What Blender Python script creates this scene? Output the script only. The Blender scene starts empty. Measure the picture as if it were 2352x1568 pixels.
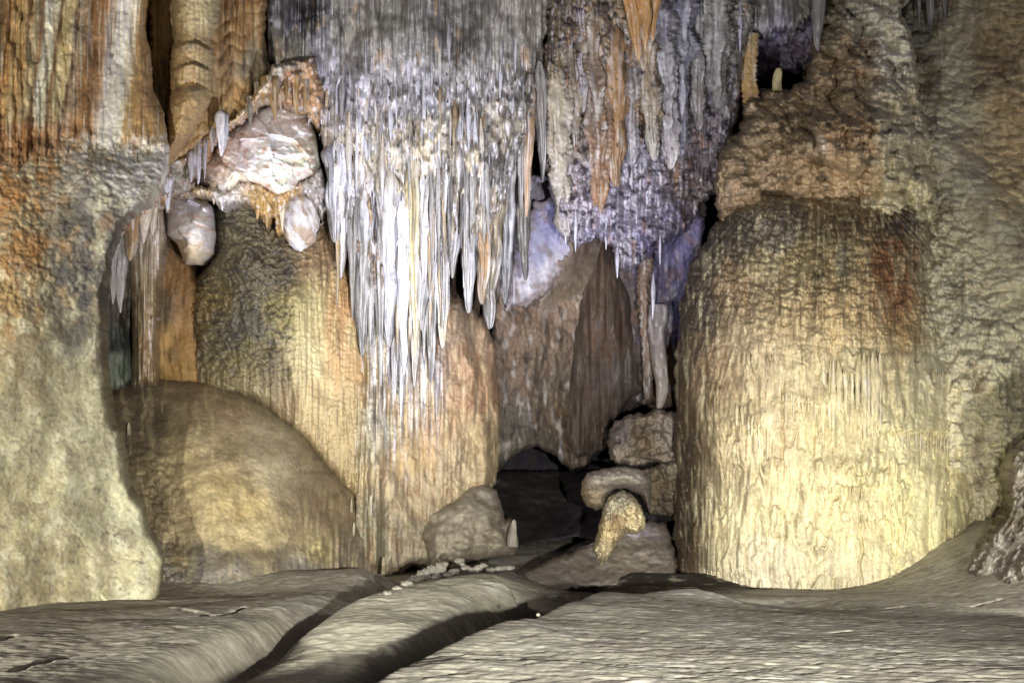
import bpy, math, random
import numpy as np

# ------------------------------------------------------------------ camera, world, lamps
scene = bpy.context.scene
F, VH, UC, CZ = 2522.0, 960.0, 1176.0, 2.0      # focal length and horizon in reference pixels (2352 wide)
cam = bpy.data.objects.new('camera', bpy.data.cameras.new('camera'))
scene.collection.objects.link(cam)
cam.location = (0, 0, CZ)
cam.rotation_euler = (math.radians(90), 0, 0)
cam.data.sensor_width = 36.0
cam.data.lens = 36.0 * F / 2352.0
cam.data.shift_y = (VH - 784.0) / 2352.0
cam.data.clip_end = 500
scene.camera = cam

world = bpy.data.worlds.new('World')
scene.world = world
world.use_nodes = True
bg = world.node_tree.nodes['Background']
bg.inputs[0].default_value = (0.80, 0.82, 1.0, 1)
bg.inputs[1].default_value = 0.08

vs = scene.view_settings
vs.view_transform = 'Standard'
vs.look = 'None'
vs.exposure = 0.2
vs.gamma = 1.0
vs.use_curve_mapping = False
scene.cycles.max_bounces = 5
scene.cycles.diffuse_bounces = 3


def P(u, v, d):
    return ((u - UC) / F * d, d, CZ + (VH - v) / F * d)


def spot(loc, target, power, color, angle, blend=0.6, radius=0.06):
    l = bpy.data.lights.new('flood_lamp', 'SPOT')
    l.energy = power
    l.color = color
    l.spot_size = math.radians(angle)
    l.spot_blend = blend
    l.shadow_soft_size = radius
    o = bpy.data.objects.new('flood_lamp', l)
    scene.collection.objects.link(o)
    from mathutils import Vector
    o.location = loc
    dvec = Vector(target) - Vector(loc)
    o.rotation_euler = dvec.to_track_quat('-Z', 'Y').to_euler()
    return o


# tourist-path floodlights: low at the path, aimed at the formations
spot((1.0, 0.3, CZ - 0.26), P(1400, 1440, 6), 6300, (1.0, 0.99, 0.95), 64, 0.9)      # beside the photographer
spot((4.2, 6.7, CZ - 0.95), P(2080, 500, 13), 760, (1.0, 0.98, 0.95), 125, 0.9)     # right lamp under the dome
spot((-3.3, 2.2, CZ - 0.55), P(330, 700, 10), 2500, (1.0, 0.985, 0.94), 95, 0.8)       # left lamp on the buttress
spot((0.30, 8.2, CZ - 1.45), P(920, 230, 14.5), 1950, (0.76, 0.79, 1.0), 82, 0.9)    # cold uplight in the gully
spot(P(1420, 1180, 13.8), P(1490, 430, 16.5), 620, (0.42, 0.42, 1.0), 80, 0.8)       # blue uplight in the recess

# ------------------------------------------------------------------ noise
def _h(ix, iy, seed):
    n = (ix.astype(np.int64) * 374761393 + iy.astype(np.int64) * 668265263 + seed * 1442695041) & 0xFFFFFFFF
    n = ((n ^ (n >> 13)) * 1274126177) & 0xFFFFFFFF
    return ((n ^ (n >> 16)) & 0xFFFFFF) / float(0xFFFFFF)


def perlin(x, y, seed=0):
    x = np.asarray(x, dtype=np.float64); y = np.asarray(y, dtype=np.float64)
    ix = np.floor(x); iy = np.floor(y)
    fx = x - ix; fy = y - iy
    sx = fx * fx * fx * (fx * (fx * 6 - 15) + 10); sy = fy * fy * fy * (fy * (fy * 6 - 15) + 10)
    def g(ox, oy):
        a = _h(ix + ox, iy + oy, seed) * 2 * math.pi
        return np.cos(a) * (fx - ox) + np.sin(a) * (fy - oy)
    a = g(0, 0); b = g(1, 0); c = g(0, 1); d = g(1, 1)
    t = a + (b - a) * sx
    return (t + (c + (d - c) * sx - t) * sy) * 1.5


def fbm(x, y, octv=4, seed=0, gain=0.5):
    s = 0; a = 1.0; n = 0; f = 1.0
    for k in range(octv):
        s = s + a * perlin(x * f + 17.3 * k, y * f - 9.1 * k, seed + k); n += a; a *= gain; f *= 2.03
    return s / n * 1.35


def worley(x, y, seed=0, jit=0.9):
    ix = np.floor(x); iy = np.floor(y)
    f1 = np.full(x.shape, 9.0); f2 = np.full(x.shape, 9.0); cid = np.zeros(x.shape)
    cx = np.zeros(x.shape); cy = np.zeros(x.shape)
    for oy in (-1, 0, 1):
        for ox in (-1, 0, 1):
            jx = ix + ox; jy = iy + oy
            px = jx + 0.5 + (_h(jx, jy, seed) - 0.5) * jit; py = jy + 0.5 + (_h(jx, jy, seed + 77) - 0.5) * jit
            dd = np.hypot(px - x, py - y)
            near = dd < f1
            f2 = np.where(near, f1, np.minimum(f2, dd))
            cid = np.where(near, _h(jx, jy, seed + 191), cid)
            cx = np.where(near, x - px, cx); cy = np.where(near, y - py, cy)
            f1 = np.where(near, dd, f1)
    return f1, f2, cid, cx, cy


def sm(a, b, x):
    t = np.clip((x - a) / (b - a), 0, 1)
    return t * t * (3 - 2 * t)


def lin(c):
    c = np.asarray(c, dtype=float) / 255.0
    return np.where(c <= 0.04045, c / 12.92, ((c + 0.055) / 1.055) ** 2.4)


def mix(a, b, t):
    if np.ndim(t): t = t[:, None]
    return a + (b - a) * t


# ------------------------------------------------------------------ relief patterns, metres towards the viewer
def flutes(U, V, su, sv, amp, seed, warp=0.5):
    w = perlin(U / (su * 6), V / (sv * 0.8), seed + 5) * warp * 2
    a = np.abs(perlin(U / su + w, V / sv, seed)) ** 0.75
    b = np.abs(perlin(U / (su * 0.43) + w, V / (sv * 0.7), seed + 1)) ** 0.8
    m = 0.35 + 0.65 * sm(-0.25, 0.35, perlin(U / (su * 4.1), V / (sv * 0.55), seed + 7))
    k = 1 + 0.35 * perlin(U / su, V / (su * 2.2), seed + 8)
    return amp * (a * m * k + 0.45 * b * (1.2 - 0.6 * m))


def lumps(U, V, su, sv, amp, seed, warp=0.35):
    wx = perlin(U / (su * 2), V / (sv * 2), seed + 3) * warp; wy = perlin(U / (su * 2) + 40, V / (sv * 2), seed + 4) * warp
    f1, f2, cid, cx, cy = worley(U / su + wx, V / sv + wy, seed)
    return amp * np.sqrt(np.clip(1 - (f1 / 0.85) ** 2, 0, 1)) * (0.45 + 0.55 * cid)


def ledges(U, V, sv, amp, seed, su=90, wave=1.4):
    # scale-like small terraces: each swells downwards and is cut back sharply
    ph = V / sv + wave * fbm(U / su, V / (sv * 5), 3, seed)
    k = np.floor(ph); f = ph - k
    br = 0.35 + 0.65 * sm(-0.35, 0.3, perlin(U / (su * 0.35) + k * 7.7, k * 3.3, seed + 9))
    return amp * br * ((1 - f) ** 1.2) * sm(0.0, 0.16, f)


def rings(V, U, sv, amp, seed, su=40):
    ph = V / sv + 0.9 * perlin(U / su, V / (sv * 3), seed) + 1.2 * perlin(V / (sv * 5), U * 0, seed + 2)
    return amp * np.abs(np.sin(ph * math.pi)) ** 0.6


def palette(U, V, pts, wu=40, wv=90, amp=35, seed=0, power=2.2):
    Uw = U + amp * fbm(U / wu, V / wv, 3, seed + 11); Vw = V + 1.3 * amp * fbm(U / wu + 50, V / wv, 3, seed + 12)
    acc = np.zeros((U.size, 3)); wt = np.zeros(U.size)
    for p in pts:
        r = p[3] if len(p) > 3 else 80
        w = 1.0 / (((Uw - p[0]) ** 2 + (Vw - p[1]) ** 2) / (r * r) + 0.06) ** power
        acc += w[:, None] * lin(p[2]); wt += w
    return acc / wt[:, None]


def stain(col, U, V, c, su, sv, lo, hi, amt, seed, octv=3):
    n = fbm(U / su, V / sv, octv, seed)
    return mix(col, lin(c), amt * sm(lo, hi, n))


# ------------------------------------------------------------------ materials
MATS = {}
def rock_mat(name, rough=0.85, spec=0.25, bump=0.35, scale=28.0, speck=0.25, streak=1.0):
    m = bpy.data.materials.new(name); m.use_nodes = True
    nt = m.node_tree; N = nt.nodes; L = nt.links
    b = N['Principled BSDF']
    at = N.new('ShaderNodeAttribute'); at.attribute_name = 'stain'
    tc = N.new('ShaderNodeTexCoord')
    n1 = N.new('ShaderNodeTexNoise'); n1.inputs['Scale'].default_value = scale; n1.inputs['Detail'].default_value = 6; n1.inputs['Roughness'].default_value = 0.65
    n2 = N.new('ShaderNodeTexNoise'); n2.inputs['Scale'].default_value = scale * 0.16; n2.inputs['Detail'].default_value = 5
    L.new(tc.outputs['Object'], n1.inputs['Vector']); L.new(tc.outputs['Object'], n2.inputs['Vector'])
    r1 = N.new('ShaderNodeMapRange'); r1.inputs['From Min'].default_value = 0.3; r1.inputs['From Max'].default_value = 0.7
    r1.inputs['To Min'].default_value = 1 - speck; r1.inputs['To Max'].default_value = 1 + speck * 0.7
    L.new(n1.outputs['Fac'], r1.inputs['Value'])
    r2 = N.new('ShaderNodeMapRange'); r2.inputs['From Min'].default_value = 0.3; r2.inputs['From Max'].default_value = 0.7
    r2.inputs['To Min'].default_value = 1 - speck * 0.6; r2.inputs['To Max'].default_value = 1 + speck * 0.5
    L.new(n2.outputs['Fac'], r2.inputs['Value'])
    mu = N.new('ShaderNodeMath'); mu.operation = 'MULTIPLY'
    L.new(r1.outputs[0], mu.inputs[0]); L.new(r2.outputs[0], mu.inputs[1])
    mp = N.new('ShaderNodeMapping'); mp.inputs['Scale'].default_value = (1, 1, streak)
    n3 = N.new('ShaderNodeTexNoise'); n3.inputs['Scale'].default_value = 16; n3.inputs['Detail'].default_value = 5; n3.inputs['Roughness'].default_value = 0.6
    L.new(tc.outputs['Object'], mp.inputs['Vector']); L.new(mp.outputs[0], n3.inputs['Vector'])
    r3 = N.new('ShaderNodeMapRange'); r3.inputs['From Min'].default_value = 0.32; r3.inputs['From Max'].default_value = 0.68
    r3.inputs['To Min'].default_value = 0.84; r3.inputs['To Max'].default_value = 1.12
    L.new(n3.outputs['Fac'], r3.inputs['Value'])
    mu2 = N.new('ShaderNodeMath'); mu2.operation = 'MULTIPLY'; L.new(mu.outputs[0], mu2.inputs[0]); L.new(r3.outputs[0], mu2.inputs[1]); mu = mu2
    vm = N.new('ShaderNodeVectorMath'); vm.operation = 'SCALE'
    L.new(at.outputs['Color'], vm.inputs[0]); L.new(mu.outputs[0], vm.inputs['Scale'])
    L.new(vm.outputs[0], b.inputs['Base Color'])
    rr = N.new('ShaderNodeMapRange'); rr.inputs['From Min'].default_value = 0.3; rr.inputs['From Max'].default_value = 0.7; rr.inputs['To Min'].default_value = max(0.12, rough - 0.25); rr.inputs['To Max'].default_value = min(1, rough + 0.15)
    L.new(n2.outputs['Fac'], rr.inputs['Value']); L.new(rr.outputs[0], b.inputs['Roughness'])
    b.inputs['Specular IOR Level'].default_value = spec
    bp = N.new('ShaderNodeBump'); bp.inputs['Strength'].default_value = bump; bp.inputs['Distance'].default_value = 0.02
    L.new(n1.outputs['Fac'], bp.inputs['Height']); L.new(bp.outputs[0], b.inputs['Normal'])
    MATS[name] = m
    return m

ROCK = rock_mat('dry_limestone', 0.85, 0.25, 0.2)
FLOW = rock_mat('flowstone', 0.7, 0.35, 0.16, 34, 0.2, 0.10)
WET = rock_mat('wet_calcite', 0.42, 0.45, 0.25, 30, 0.18, 0.06)
MUD = rock_mat('dried_mud', 0.9, 0.2, 0.22, 22, 0.16)
MARB = rock_mat('broken_marble', 0.65, 0.3, 0.25, 20, 0.12)

# ------------------------------------------------------------------ mesh helpers
def make_obj(name, verts, faces, col, mat, parent=None, smooth=True):
    me = bpy.data.meshes.new(name)
    nv, nf = len(verts), len(faces)
    me.vertices.add(nv); me.vertices.foreach_set('co', np.ascontiguousarray(verts, dtype=np.float32).ravel())
    me.loops.add(nf * 4); me.loops.foreach_set('vertex_index', np.ascontiguousarray(faces, dtype=np.int32).ravel())
    me.polygons.add(nf); me.polygons.foreach_set('loop_start', np.arange(0, nf * 4, 4, dtype=np.int32))
    me.polygons.foreach_set('use_smooth', np.full(nf, smooth, dtype=bool))
    a = me.attributes.new('stain', 'FLOAT_COLOR', 'POINT')
    g = (col @ np.array([.3, .59, .11]))[:, None]; col = g + (col - g) * 0.87; q = np.maximum(col[:, :1] - col[:, 2:3], 0); col = col + q * np.array([-0.03, 0.035, 0.02]); col = col * np.array([1.0, 1.0, 1.0])
    c4 = np.ones((nv, 4), dtype=np.float32); c4[:, :3] = np.clip(col, 0.004, 0.9)
    a.data.foreach_set('color', c4.ravel())
    me.update(calc_edges=True); me.validate()
    me.materials.append(mat)
    o = bpy.data.objects.new(name, me)
    scene.collection.objects.link(o)
    if parent: o.parent = parent
    return o


def tag(o, label=None, cat=None, group=None, kind=None):
    if label: o['label'] = label
    if cat: o['category'] = cat
    if group: o['group'] = group
    if kind: o['kind'] = kind
    return o


def poly_sd(U, V, poly):
    p = np.array(poly, dtype=float); n = len(p)
    d2 = np.full(U.shape, 1e18); ins = np.zeros(U.shape, bool)
    for i in range(n):
        ax, ay = p[i]; bx, by = p[(i + 1) % n]
        ex, ey = bx - ax, by - ay
        wx, wy = U - ax, V - ay
        t = np.clip((wx * ex + wy * ey) / (ex * ex + ey * ey + 1e-9), 0, 1)
        d2 = np.minimum(d2, (wx - ex * t) ** 2 + (wy - ey * t) ** 2)
        c = ((ay > V) != (by > V)) & (U < ex * (V - ay) / (by - ay + 1e-12) + ax)
        ins ^= c
    return np.where(ins, 1, -1) * np.sqrt(d2)


def tps(pts):
    p = np.array(pts, float); n = len(p); S = 500.0
    x, y, z = p[:, 0] / S, p[:, 1] / S, p[:, 2]
    def k(r2): return 0.5 * r2 * np.log(r2 + 1e-12)
    K = k((x[:, None] - x) ** 2 + (y[:, None] - y) ** 2) + np.eye(n) * 0.002
    if n >= 4:
        Q = np.c_[np.ones(n), x, y]; m = 3
    else:
        Q = np.ones((n, 1)); m = 1
    A = np.block([[K, Q], [Q.T, np.zeros((m, m))]])
    w = np.linalg.lstsq(A, np.r_[z, np.zeros(m)], rcond=None)[0]
    def f(U, V):
        U = U / S; V = V / S
        s = np.zeros(U.shape)
        for i in range(n):
            s += w[i] * k((U - x[i]) ** 2 + (V - y[i]) ** 2)
        s += w[n]
        if m == 3: s += w[n + 1] * U + w[n + 2] * V
        return s
    return f


SURF = {}
def relief(name, outline, dep, disp, color, label=None, cat=None, group=None, kind=None, mat=None, step=3.0,
           rw=50, rd=0.6, en=(4, 25), rim=1.6, seed=1, parent=None, ev=None):
    """A solid rock body: traced outline at its own distance, rounded front that turns away at the edges, sides run back."""
    poly = np.array(outline, float)
    u0, v0 = poly.min(0) - 3 * step; u1, v1 = poly.max(0) + 3 * step
    nu = int((u1 - u0) / step) + 2; nv = int((v1 - v0) / step) + 2
    Ug, Vg = np.meshgrid(u0 + np.arange(nu) * step, v0 + np.arange(nv) * step)
    U = Ug.ravel(); V = Vg.ravel()
    sd = poly_sd(U, V, outline)
    if en[0]:
        sd = sd + en[0] * fbm(U / en[1], V / (ev or en[1]), 4, seed + 300)
    sdg = sd.reshape(nv, nu)
    gv, gu = np.gradient(sdg, step)
    gl = np.maximum(np.hypot(gu, gv), 0.3); gu = (gu / gl ** 2).ravel(); gv = (gv / gl ** 2).ravel()
    keep = sdg > 0
    # cells with any inside corner
    cell = keep[:-1, :-1] | keep[1:, :-1] | keep[:-1, 1:] | keep[1:, 1:]
    used = np.zeros((nv, nu), bool)
    used[:-1, :-1] |= cell; used[1:, :-1] |= cell; used[:-1, 1:] |= cell; used[1:, 1:] |= cell
    out = (~keep & used).ravel()
    mv = np.clip(-sd, 0, 1.6 * step)
    U = np.where(out, U + gu * mv, U); V = np.where(out, V + gv * mv, V)
    idx = -np.ones(nv * nu, int); sel = np.nonzero(used.ravel())[0]; idx[sel] = np.arange(len(sel))
    Us, Vs, s = U[sel], V[sel], np.maximum(sd[sel], 0)
    D = tps(dep)(Us, Vs) if isinstance(dep, list) else dep(Us, Vs)
    t = np.clip(s / rw, 0, 1)
    if callable(rd): rd = rd(Us, Vs)
    D = D + rd * (1 - np.sqrt(np.clip(1 - (1 - t) ** 2, 0, 1)))
    h = disp(Us, Vs, s) * (0.25 + 0.75 * np.clip(s / 8, 0, 1))
    D = D - h
    SURF[name] = (u0, v0, step, np.full((nv, nu), np.nan))
    SURF[name][3].ravel()[sel] = D
    col = color(Us, Vs, s)
    verts = np.c_[(Us - UC) / F * D, D, CZ + (VH - Vs) / F * D]
    cj, ci = np.nonzero(cell)
    a = cj * nu + ci
    faces = np.c_[idx[a], idx[a + nu], idx[a + nu + 1], idx[a + 1]]
    # boundary edges -> sides
    e = np.r_[faces[:, [0, 1]], faces[:, [1, 2]], faces[:, [2, 3]], faces[:, [3, 0]]]
    key = np.minimum(e[:, 0], e[:, 1]) * (len(sel) + 1) + np.maximum(e[:, 0], e[:, 1])
    uq, inv, cnt = np.unique(key, return_inverse=True, return_counts=True)
    be = e[cnt[inv] == 1]
    bv = np.unique(be); m2 = -np.ones(len(sel), int); m2[bv] = len(sel) + np.arange(len(bv))
    ex = verts[bv].copy()
    k = (ex[:, 1] + rim) / ex[:, 1] * 0.985
    cen = verts.mean(0)
    ex[:, 0] *= k; ex[:, 2] = CZ + (ex[:, 2] - CZ) * k; ex[:, 1] += rim
    ex[:, 0] += (cen[0] - ex[:, 0]) * 0.05; ex[:, 2] += (cen[2] - ex[:, 2]) * 0.05
    verts = np.r_[verts, ex]; col = np.r_[col, col[bv]]
    side = np.c_[be[:, 1], be[:, 0], m2[be[:, 0]], m2[be[:, 1]]]
    faces = np.r_[faces, side]
    o = make_obj(name, verts, faces, col, mat or ROCK, parent)
    return tag(o, label, cat, group, kind)


def depth_at(name, u, v, fallback=14.5):
    u0, v0, st, D = SURF[name]
    j, i = int(round((v - v0) / st)), int(round((u - u0) / st))
    if 1 <= j < D.shape[0] - 1 and 1 <= i < D.shape[1] - 1:
        q = D[j - 1:j + 2, i - 1:i + 2]
        if np.isfinite(q).any(): return float(np.nanmedian(q))
    return fallback


def drip(name, u0, v0, v1, w, d, cols, label=None, cat='stalactite', group=None, mat=None, seed=0, u1=None, power=0.75, ring=0.0, ringp=14,
         flute=0.16, d1=None, flat=1.0, base=1.0, parent=None, up=False, tipw=0.04, segs=18, rough=0.10, speck=0.3, spindle=0.0, fq=2.4, stripe=0.0):
    """A tapered dripstone, hanging (or standing when up): lofted rings with flutes, knobs and a bent axis."""
    u1 = u0 if u1 is None else u1; d1 = d if d1 is None else d1
    L = abs(v1 - v0)
    nr = int(np.clip(L / 3.5, 8, 150))
    t = np.linspace(0, 1, nr)[:, None]; th = np.linspace(0, 2 * math.pi, segs, endpoint=False)[None, :]
    sx = seed * 13.7
    prof = (1 - t) ** power * (1 - tipw) + tipw
    prof = prof * (1 + (base - 1) * np.exp(-t * 9))
    if spindle: prof = prof * np.minimum(1, 0.12 + 0.88 * sm(-0.05, spindle, t))
    V = v0 + (v1 - v0) * t + 0 * th
    r = prof * (1 + 0 * th)
    fl = np.abs(perlin(np.cos(th) * fq + sx + 0 * t, np.sin(th) * fq + t * L / 260, seed + 1)) ** 0.8 * 2
    r = r * (1 - flute + 1.6 * flute * fl)
    r = r * (1 + rough * fbm(np.cos(th) * 1.1 + sx + 0 * t, V / (w * 1.1 + 6) + np.sin(th) * 0.8, 3, seed + 2) * 1.6)
    r = r * (1 + rough * 1.3 * perlin(t * L / (w * 1.3 + 8) + sx, t * 0, seed + 6))
    if ring:
        ph = V / ringp + 1.5 * perlin(np.cos(th) * 1.6 + sx, np.sin(th) * 1.3 + V / ringp * 0.22, seed + 3) + 0.8 * perlin(V / ringp / 4, V * 0, seed + 4)
        f = ph - np.floor(ph)
        r = r * (1 - ring + 1.5 * ring * (f ** 0.8) * (1 - sm(0.8, 1.0, f)) * 1.6)
    if not up or True:
        r[-1, :] *= 0.15
    wob = w * (0.10 if spindle else 0.2)
    uu = u0 + (u1 - u0) * t + wob * fbm(t * L / 110 + sx, t * 0 + 3.3, 2, seed + 5)
    D = d + (d1 - d) * t + 0 * th
    k = D / F
    R = r * w * 0.5 * k
    x = (uu - UC) / F * D + R * np.cos(th)
    y = D + R * np.sin(th) * flat
    z = CZ + (VH - V) / F * D + 0.0 * th
    verts = np.c_[x.ravel(), y.ravel(), z.ravel()]
    i = np.arange(nr - 1)[:, None] * segs; j = np.arange(segs)[None, :]; jn = (j + 1) % segs
    faces = np.stack([i + j, i + jn, i + segs + jn, i + segs + j], -1).reshape(-1, 4)
    if v1 < v0: faces = faces[:, ::-1]
    # caps as collapsed rings
    nvt = len(verts)
    c0 = verts[:segs].mean(0); c1 = verts[-segs:].mean(0)
    verts = np.r_[verts, [c0], [c1]]
    half = np.arange(0, segs, 2)
    q0 = np.c_[np.full(len(half), nvt), (half + 2) % segs, (half + 1) % segs, half]
    q1 = np.c_[np.full(len(half), nvt + 1), half + nvt - segs, (half + 1) % segs + nvt - segs, (half + 2) % segs + nvt - segs]
    faces = np.r_[faces, q0, q1]
    Uc = (uu + w * 0.5 * np.cos(th) + seed * 31 % 977).ravel(); Vc = V.ravel(); Tc = (t + 0 * th).ravel()
    cs = [lin(c) for c in cols]
    n = len(cs)
    a = np.clip(Tc * (n - 1) + 0.45 * fbm(Uc / 9, Vc / 60, 3, seed + 8), 0, n - 1 - 1e-6) if n > 1 else Tc * 0
    ia = a.astype(int); ca = np.array(cs)
    col = ca[ia] + (ca[np.minimum(ia + 1, n - 1)] - ca[ia]) * (a - ia)[:, None]
    col = mix(col, lin((45, 40, 36)), speck * 1.4 * sm(0.32, 0.6, fbm(Uc / 7, Vc / 16, 3, seed + 20)))
    col = mix(col, lin((232, 228, 225)), 0.4 * sm(0.1, 0.5, fbm(Uc / 5, Vc / 70, 3, seed + 21)))
    if stripe:
        tha = (th + 0 * t).ravel(); n1 = perlin(np.cos(tha) * 5 + sx, np.sin(tha) * 5 + Tc * L / 300, seed + 30)
        col = mix(col, lin((70, 68, 68)), stripe * sm(0.1, 0.45, n1)); col = mix(col, lin((236, 234, 240)), 0.6 * stripe * sm(-0.1, -0.5, n1))
    col = np.r_[col, col[:1], col[-1:]]
    o = make_obj(name, verts, faces, col, mat or FLOW, parent)
    return tag(o, label, None if parent else cat, group)


def boulder(name, u, v, d, rx, rz, ry, cols, label, cat='rock', group=None, mat=None, seed=0, rough=0.18, parent=None, n=40, sink=0.0):
    a = np.linspace(0.02, math.pi - 0.02, n)[:, None]; b = np.linspace(0, 2 * math.pi, 2 * n, endpoint=False)[None, :]
    X = np.sin(a) * np.cos(b); Y = np.sin(a) * np.sin(b); Z = np.cos(a) + 0 * b
    nn = fbm(X * 1.3 + seed * 3.1 + Z, Y * 1.3 - Z * 1.2 + seed, 4, seed) * rough * 1.4
    f1, f2, cid, cx, cy = worley((X + Z * 0.6) * 1.4 + seed, (Y - Z * 0.7) * 1.4, seed + 4)
    r = 1 + nn - rough * 0.6 * (1 - np.clip((f2 - f1) * 2.5, 0, 1))
    c = np.array(P(u, v, d)); k = d / F
    verts = np.c_[(c[0] + X * r * rx * k).ravel(), (c[1] + Y * r * ry * k).ravel(), (c[2] + Z * r * rz * k).ravel()]
    m = 2 * n
    i = np.arange(n - 1)[:, None] * m; j = np.arange(m)[None, :]; jn = (j + 1) % m
    faces = np.stack([i + j, i + m + j, i + m + jn, i + jn], -1).reshape(-1, 4)
    Uc = (X * rx + Z * rz * 0.3 + seed * 50).ravel(); Vc = (Z * rz + Y * ry * 0.5).ravel()
    cs = [lin(q) for q in cols]
    col = np.tile(cs[0], (Uc.size, 1))
    for q, cc in enumerate(cs[1:]):
        col = mix(col, cc, sm(-0.05, 0.35, fbm(Uc / (rx * 0.5), Vc / (rz * 0.5), 4, seed + 30 + q)))
    o = make_obj(name, verts, faces, col, mat or ROCK, parent)
    return tag(o, label, None if parent else cat, group)


def linedist(x, y, pts, closed=False):
    """distance to a polyline and the value interpolated along it (third column)"""
    best = np.full(x.shape, 1e9); val = np.zeros(x.shape); side = np.zeros(x.shape)
    p = np.array(pts, float)
    for i in range(len(p) - 1):
        ax, ay = p[i, :2]; ex, ey = p[i + 1, 0] - ax, p[i + 1, 1] - ay
        t = np.clip(((x - ax) * ex + (y - ay) * ey) / (ex * ex + ey * ey + 1e-9), 0, 1)
        dx, dy = x - ax - ex * t, y - ay - ey * t
        dd = np.hypot(dx, dy)
        m = dd < best
        best = np.where(m, dd, best); side = np.where(m, np.sign(ex * dy - ey * dx), side)
        if p.shape[1] > 2: val = np.where(m, p[i, 2] + (p[i + 1, 2] - p[i, 2]) * t, val)
    return best, side, val

#@@GROUND
# ------------------------------------------------------------------ the floor: one sheet with near mound, gully and mud bank
def G(u, v):          # floor point under a pixel, on the mean slope
    d = 0.58 / max((v - VH) / F - 0.105, 0.012)
    return (u - UC) / F * d, d

CREST = [(-.75, 2.6, -.80), (-.60, 3.4, -.93), (-.478, 4.2, -1.01), (-.367, 5, -1.08), (-.145, 5.8, -1.14), (.162, 6.8, -1.22), (.728, 8.5, -1.35), (1.42, 9.4, -1.53), (2.2, 9.7, -1.66), (3.2, 10.0, -1.72)]
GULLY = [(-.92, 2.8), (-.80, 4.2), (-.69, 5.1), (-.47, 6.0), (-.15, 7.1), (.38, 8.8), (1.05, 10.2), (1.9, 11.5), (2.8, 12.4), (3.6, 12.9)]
BANK = [(-1.18, 3.6, -1.32), (-1.15, 5, -1.33), (-1.14, 6, -1.34), (-1.13, 7.0, -1.35), (-1.08, 7.7, -1.36), (-.72, 8.9, -1.36), (-.19, 9.7, -1.40), (.24, 9.6, -1.55)]
BACKDIP = [(-1.46, 4.4), (-1.45, 6.2), (-1.47, 6.9), (-1.46, 7.9), (-1.32, 8.9), (-1.1, 9.95), (-.8, 11.1), (0, 12.0), (.5, 12.2)]
SHADE_BED = [(.3, 11.2), (1.0, 12.2), (1.8, 12.6), (2.6, 12.5), (3.5, 12.3)]  # strip at the dome foot whose shade is painted into the floor colour
CRACKS = [([(395, 1402), (440, 1408), (480, 1416), (520, 1412), (560, 1398)], .022, .10), ([(30, 1545), (70, 1530), (110, 1512), (150, 1500)], .02, .08),
          ([(0, 1466), (28, 1455)], .02, .06), 
          ([(1980, 1335), (2030, 1320), (2070, 1322)], .04, .10), ([(2050, 1338), (2110, 1332)], .04, .08), ([(1930, 1345), (2000, 1345), (2080, 1344)], .04, .10),
          ([(2010, 1400), (2080, 1390)], .02, .04), ([(2230, 1392), (2300, 1378)], .02, .04), ([(1905, 1452), (1950, 1447)], .02, .04)]

def ground_h(x, y):
    z = -0.58 - 0.105 * np.minimum(y, 15.5) + 0.02 * np.maximum(y - 15.5, 0)
    z = z + 0.16 * sm(13.5, 16, y) * sm(2.0, -0.5, x)
    right = sm(3.4, 6.5, x + 0.10 * (y - 12)) * sm(8.5, 12.5, y)
    z = z + 0.95 * right + 0.35 * sm(5.5, 8, x)
    # crest of the near mound
    dc, sc, vc = linedist(x, y, CREST)
    zc = vc
    near = sc < 0            # right-hand / near side
    z = z + (zc - z) * np.exp(-(dc / np.where(near, 1.1, 0.16)) ** 2) * sm(3.2, 2.0, x)
    dg, sg, _ = linedist(x, y, GULLY)
    z = z - 0.80 * np.exp(-(dg / (0.25 + 0.2 * sm(6.5, 9, y))) ** 2) * sm(1.5, 3.5, y) * sm(1.5, 0.8, x) * sm(0.04, 0.28, np.where(near, 0, dc))
    db, sb, vb = linedist(x, y, BANK)
    bank = np.exp(-(np.maximum(db - 0.06, 0) / np.where(sb < 0, 0.66, 0.28 + 0.9 * sm(7.5, 9.5, y))) ** 2.4)
    z = z + (vb - z) * bank * sm(0.12, 0.5, np.where(near, 0, dc))
    dd, sdip, _ = linedist(x, y, BACKDIP)
    z = z - (0.30 + 0.15 * sm(7.5, 10, y)) * np.exp(-(dd / (0.16 + 0.2 * sm(7.5, 10, y))) ** 2) * sm(4.6, 5.6, y) * (1 - 0.8 * bank)
    de, _, _ = linedist(x, y, SHADE_BED); z = z - 0.04 * np.exp(-(de / 0.7) ** 2) * np.where(near, sm(0.2, 0.9, dc), 1)
    z = z + 0.14 * np.exp(-((y - 12.95) / 0.5) ** 2) * sm(0.9, 1.5, x) * sm(3.2, 2.2, x)
    z = z + 0.09 * np.exp(-((x - 1.62) / 0.45) ** 2 - ((y - 9.2) / 0.45) ** 2)      # pale hump behind the near mound
    z = z + 0.20 * np.exp(-((y - 11.7) / 0.85) ** 2) * sm(-4.4, -3.4, x) * sm(-1.0, -1.7, x)      # mud apron of the mound
    return z

def ground_near(x, y): return linedist(x, y, CREST)[1] < 0

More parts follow.
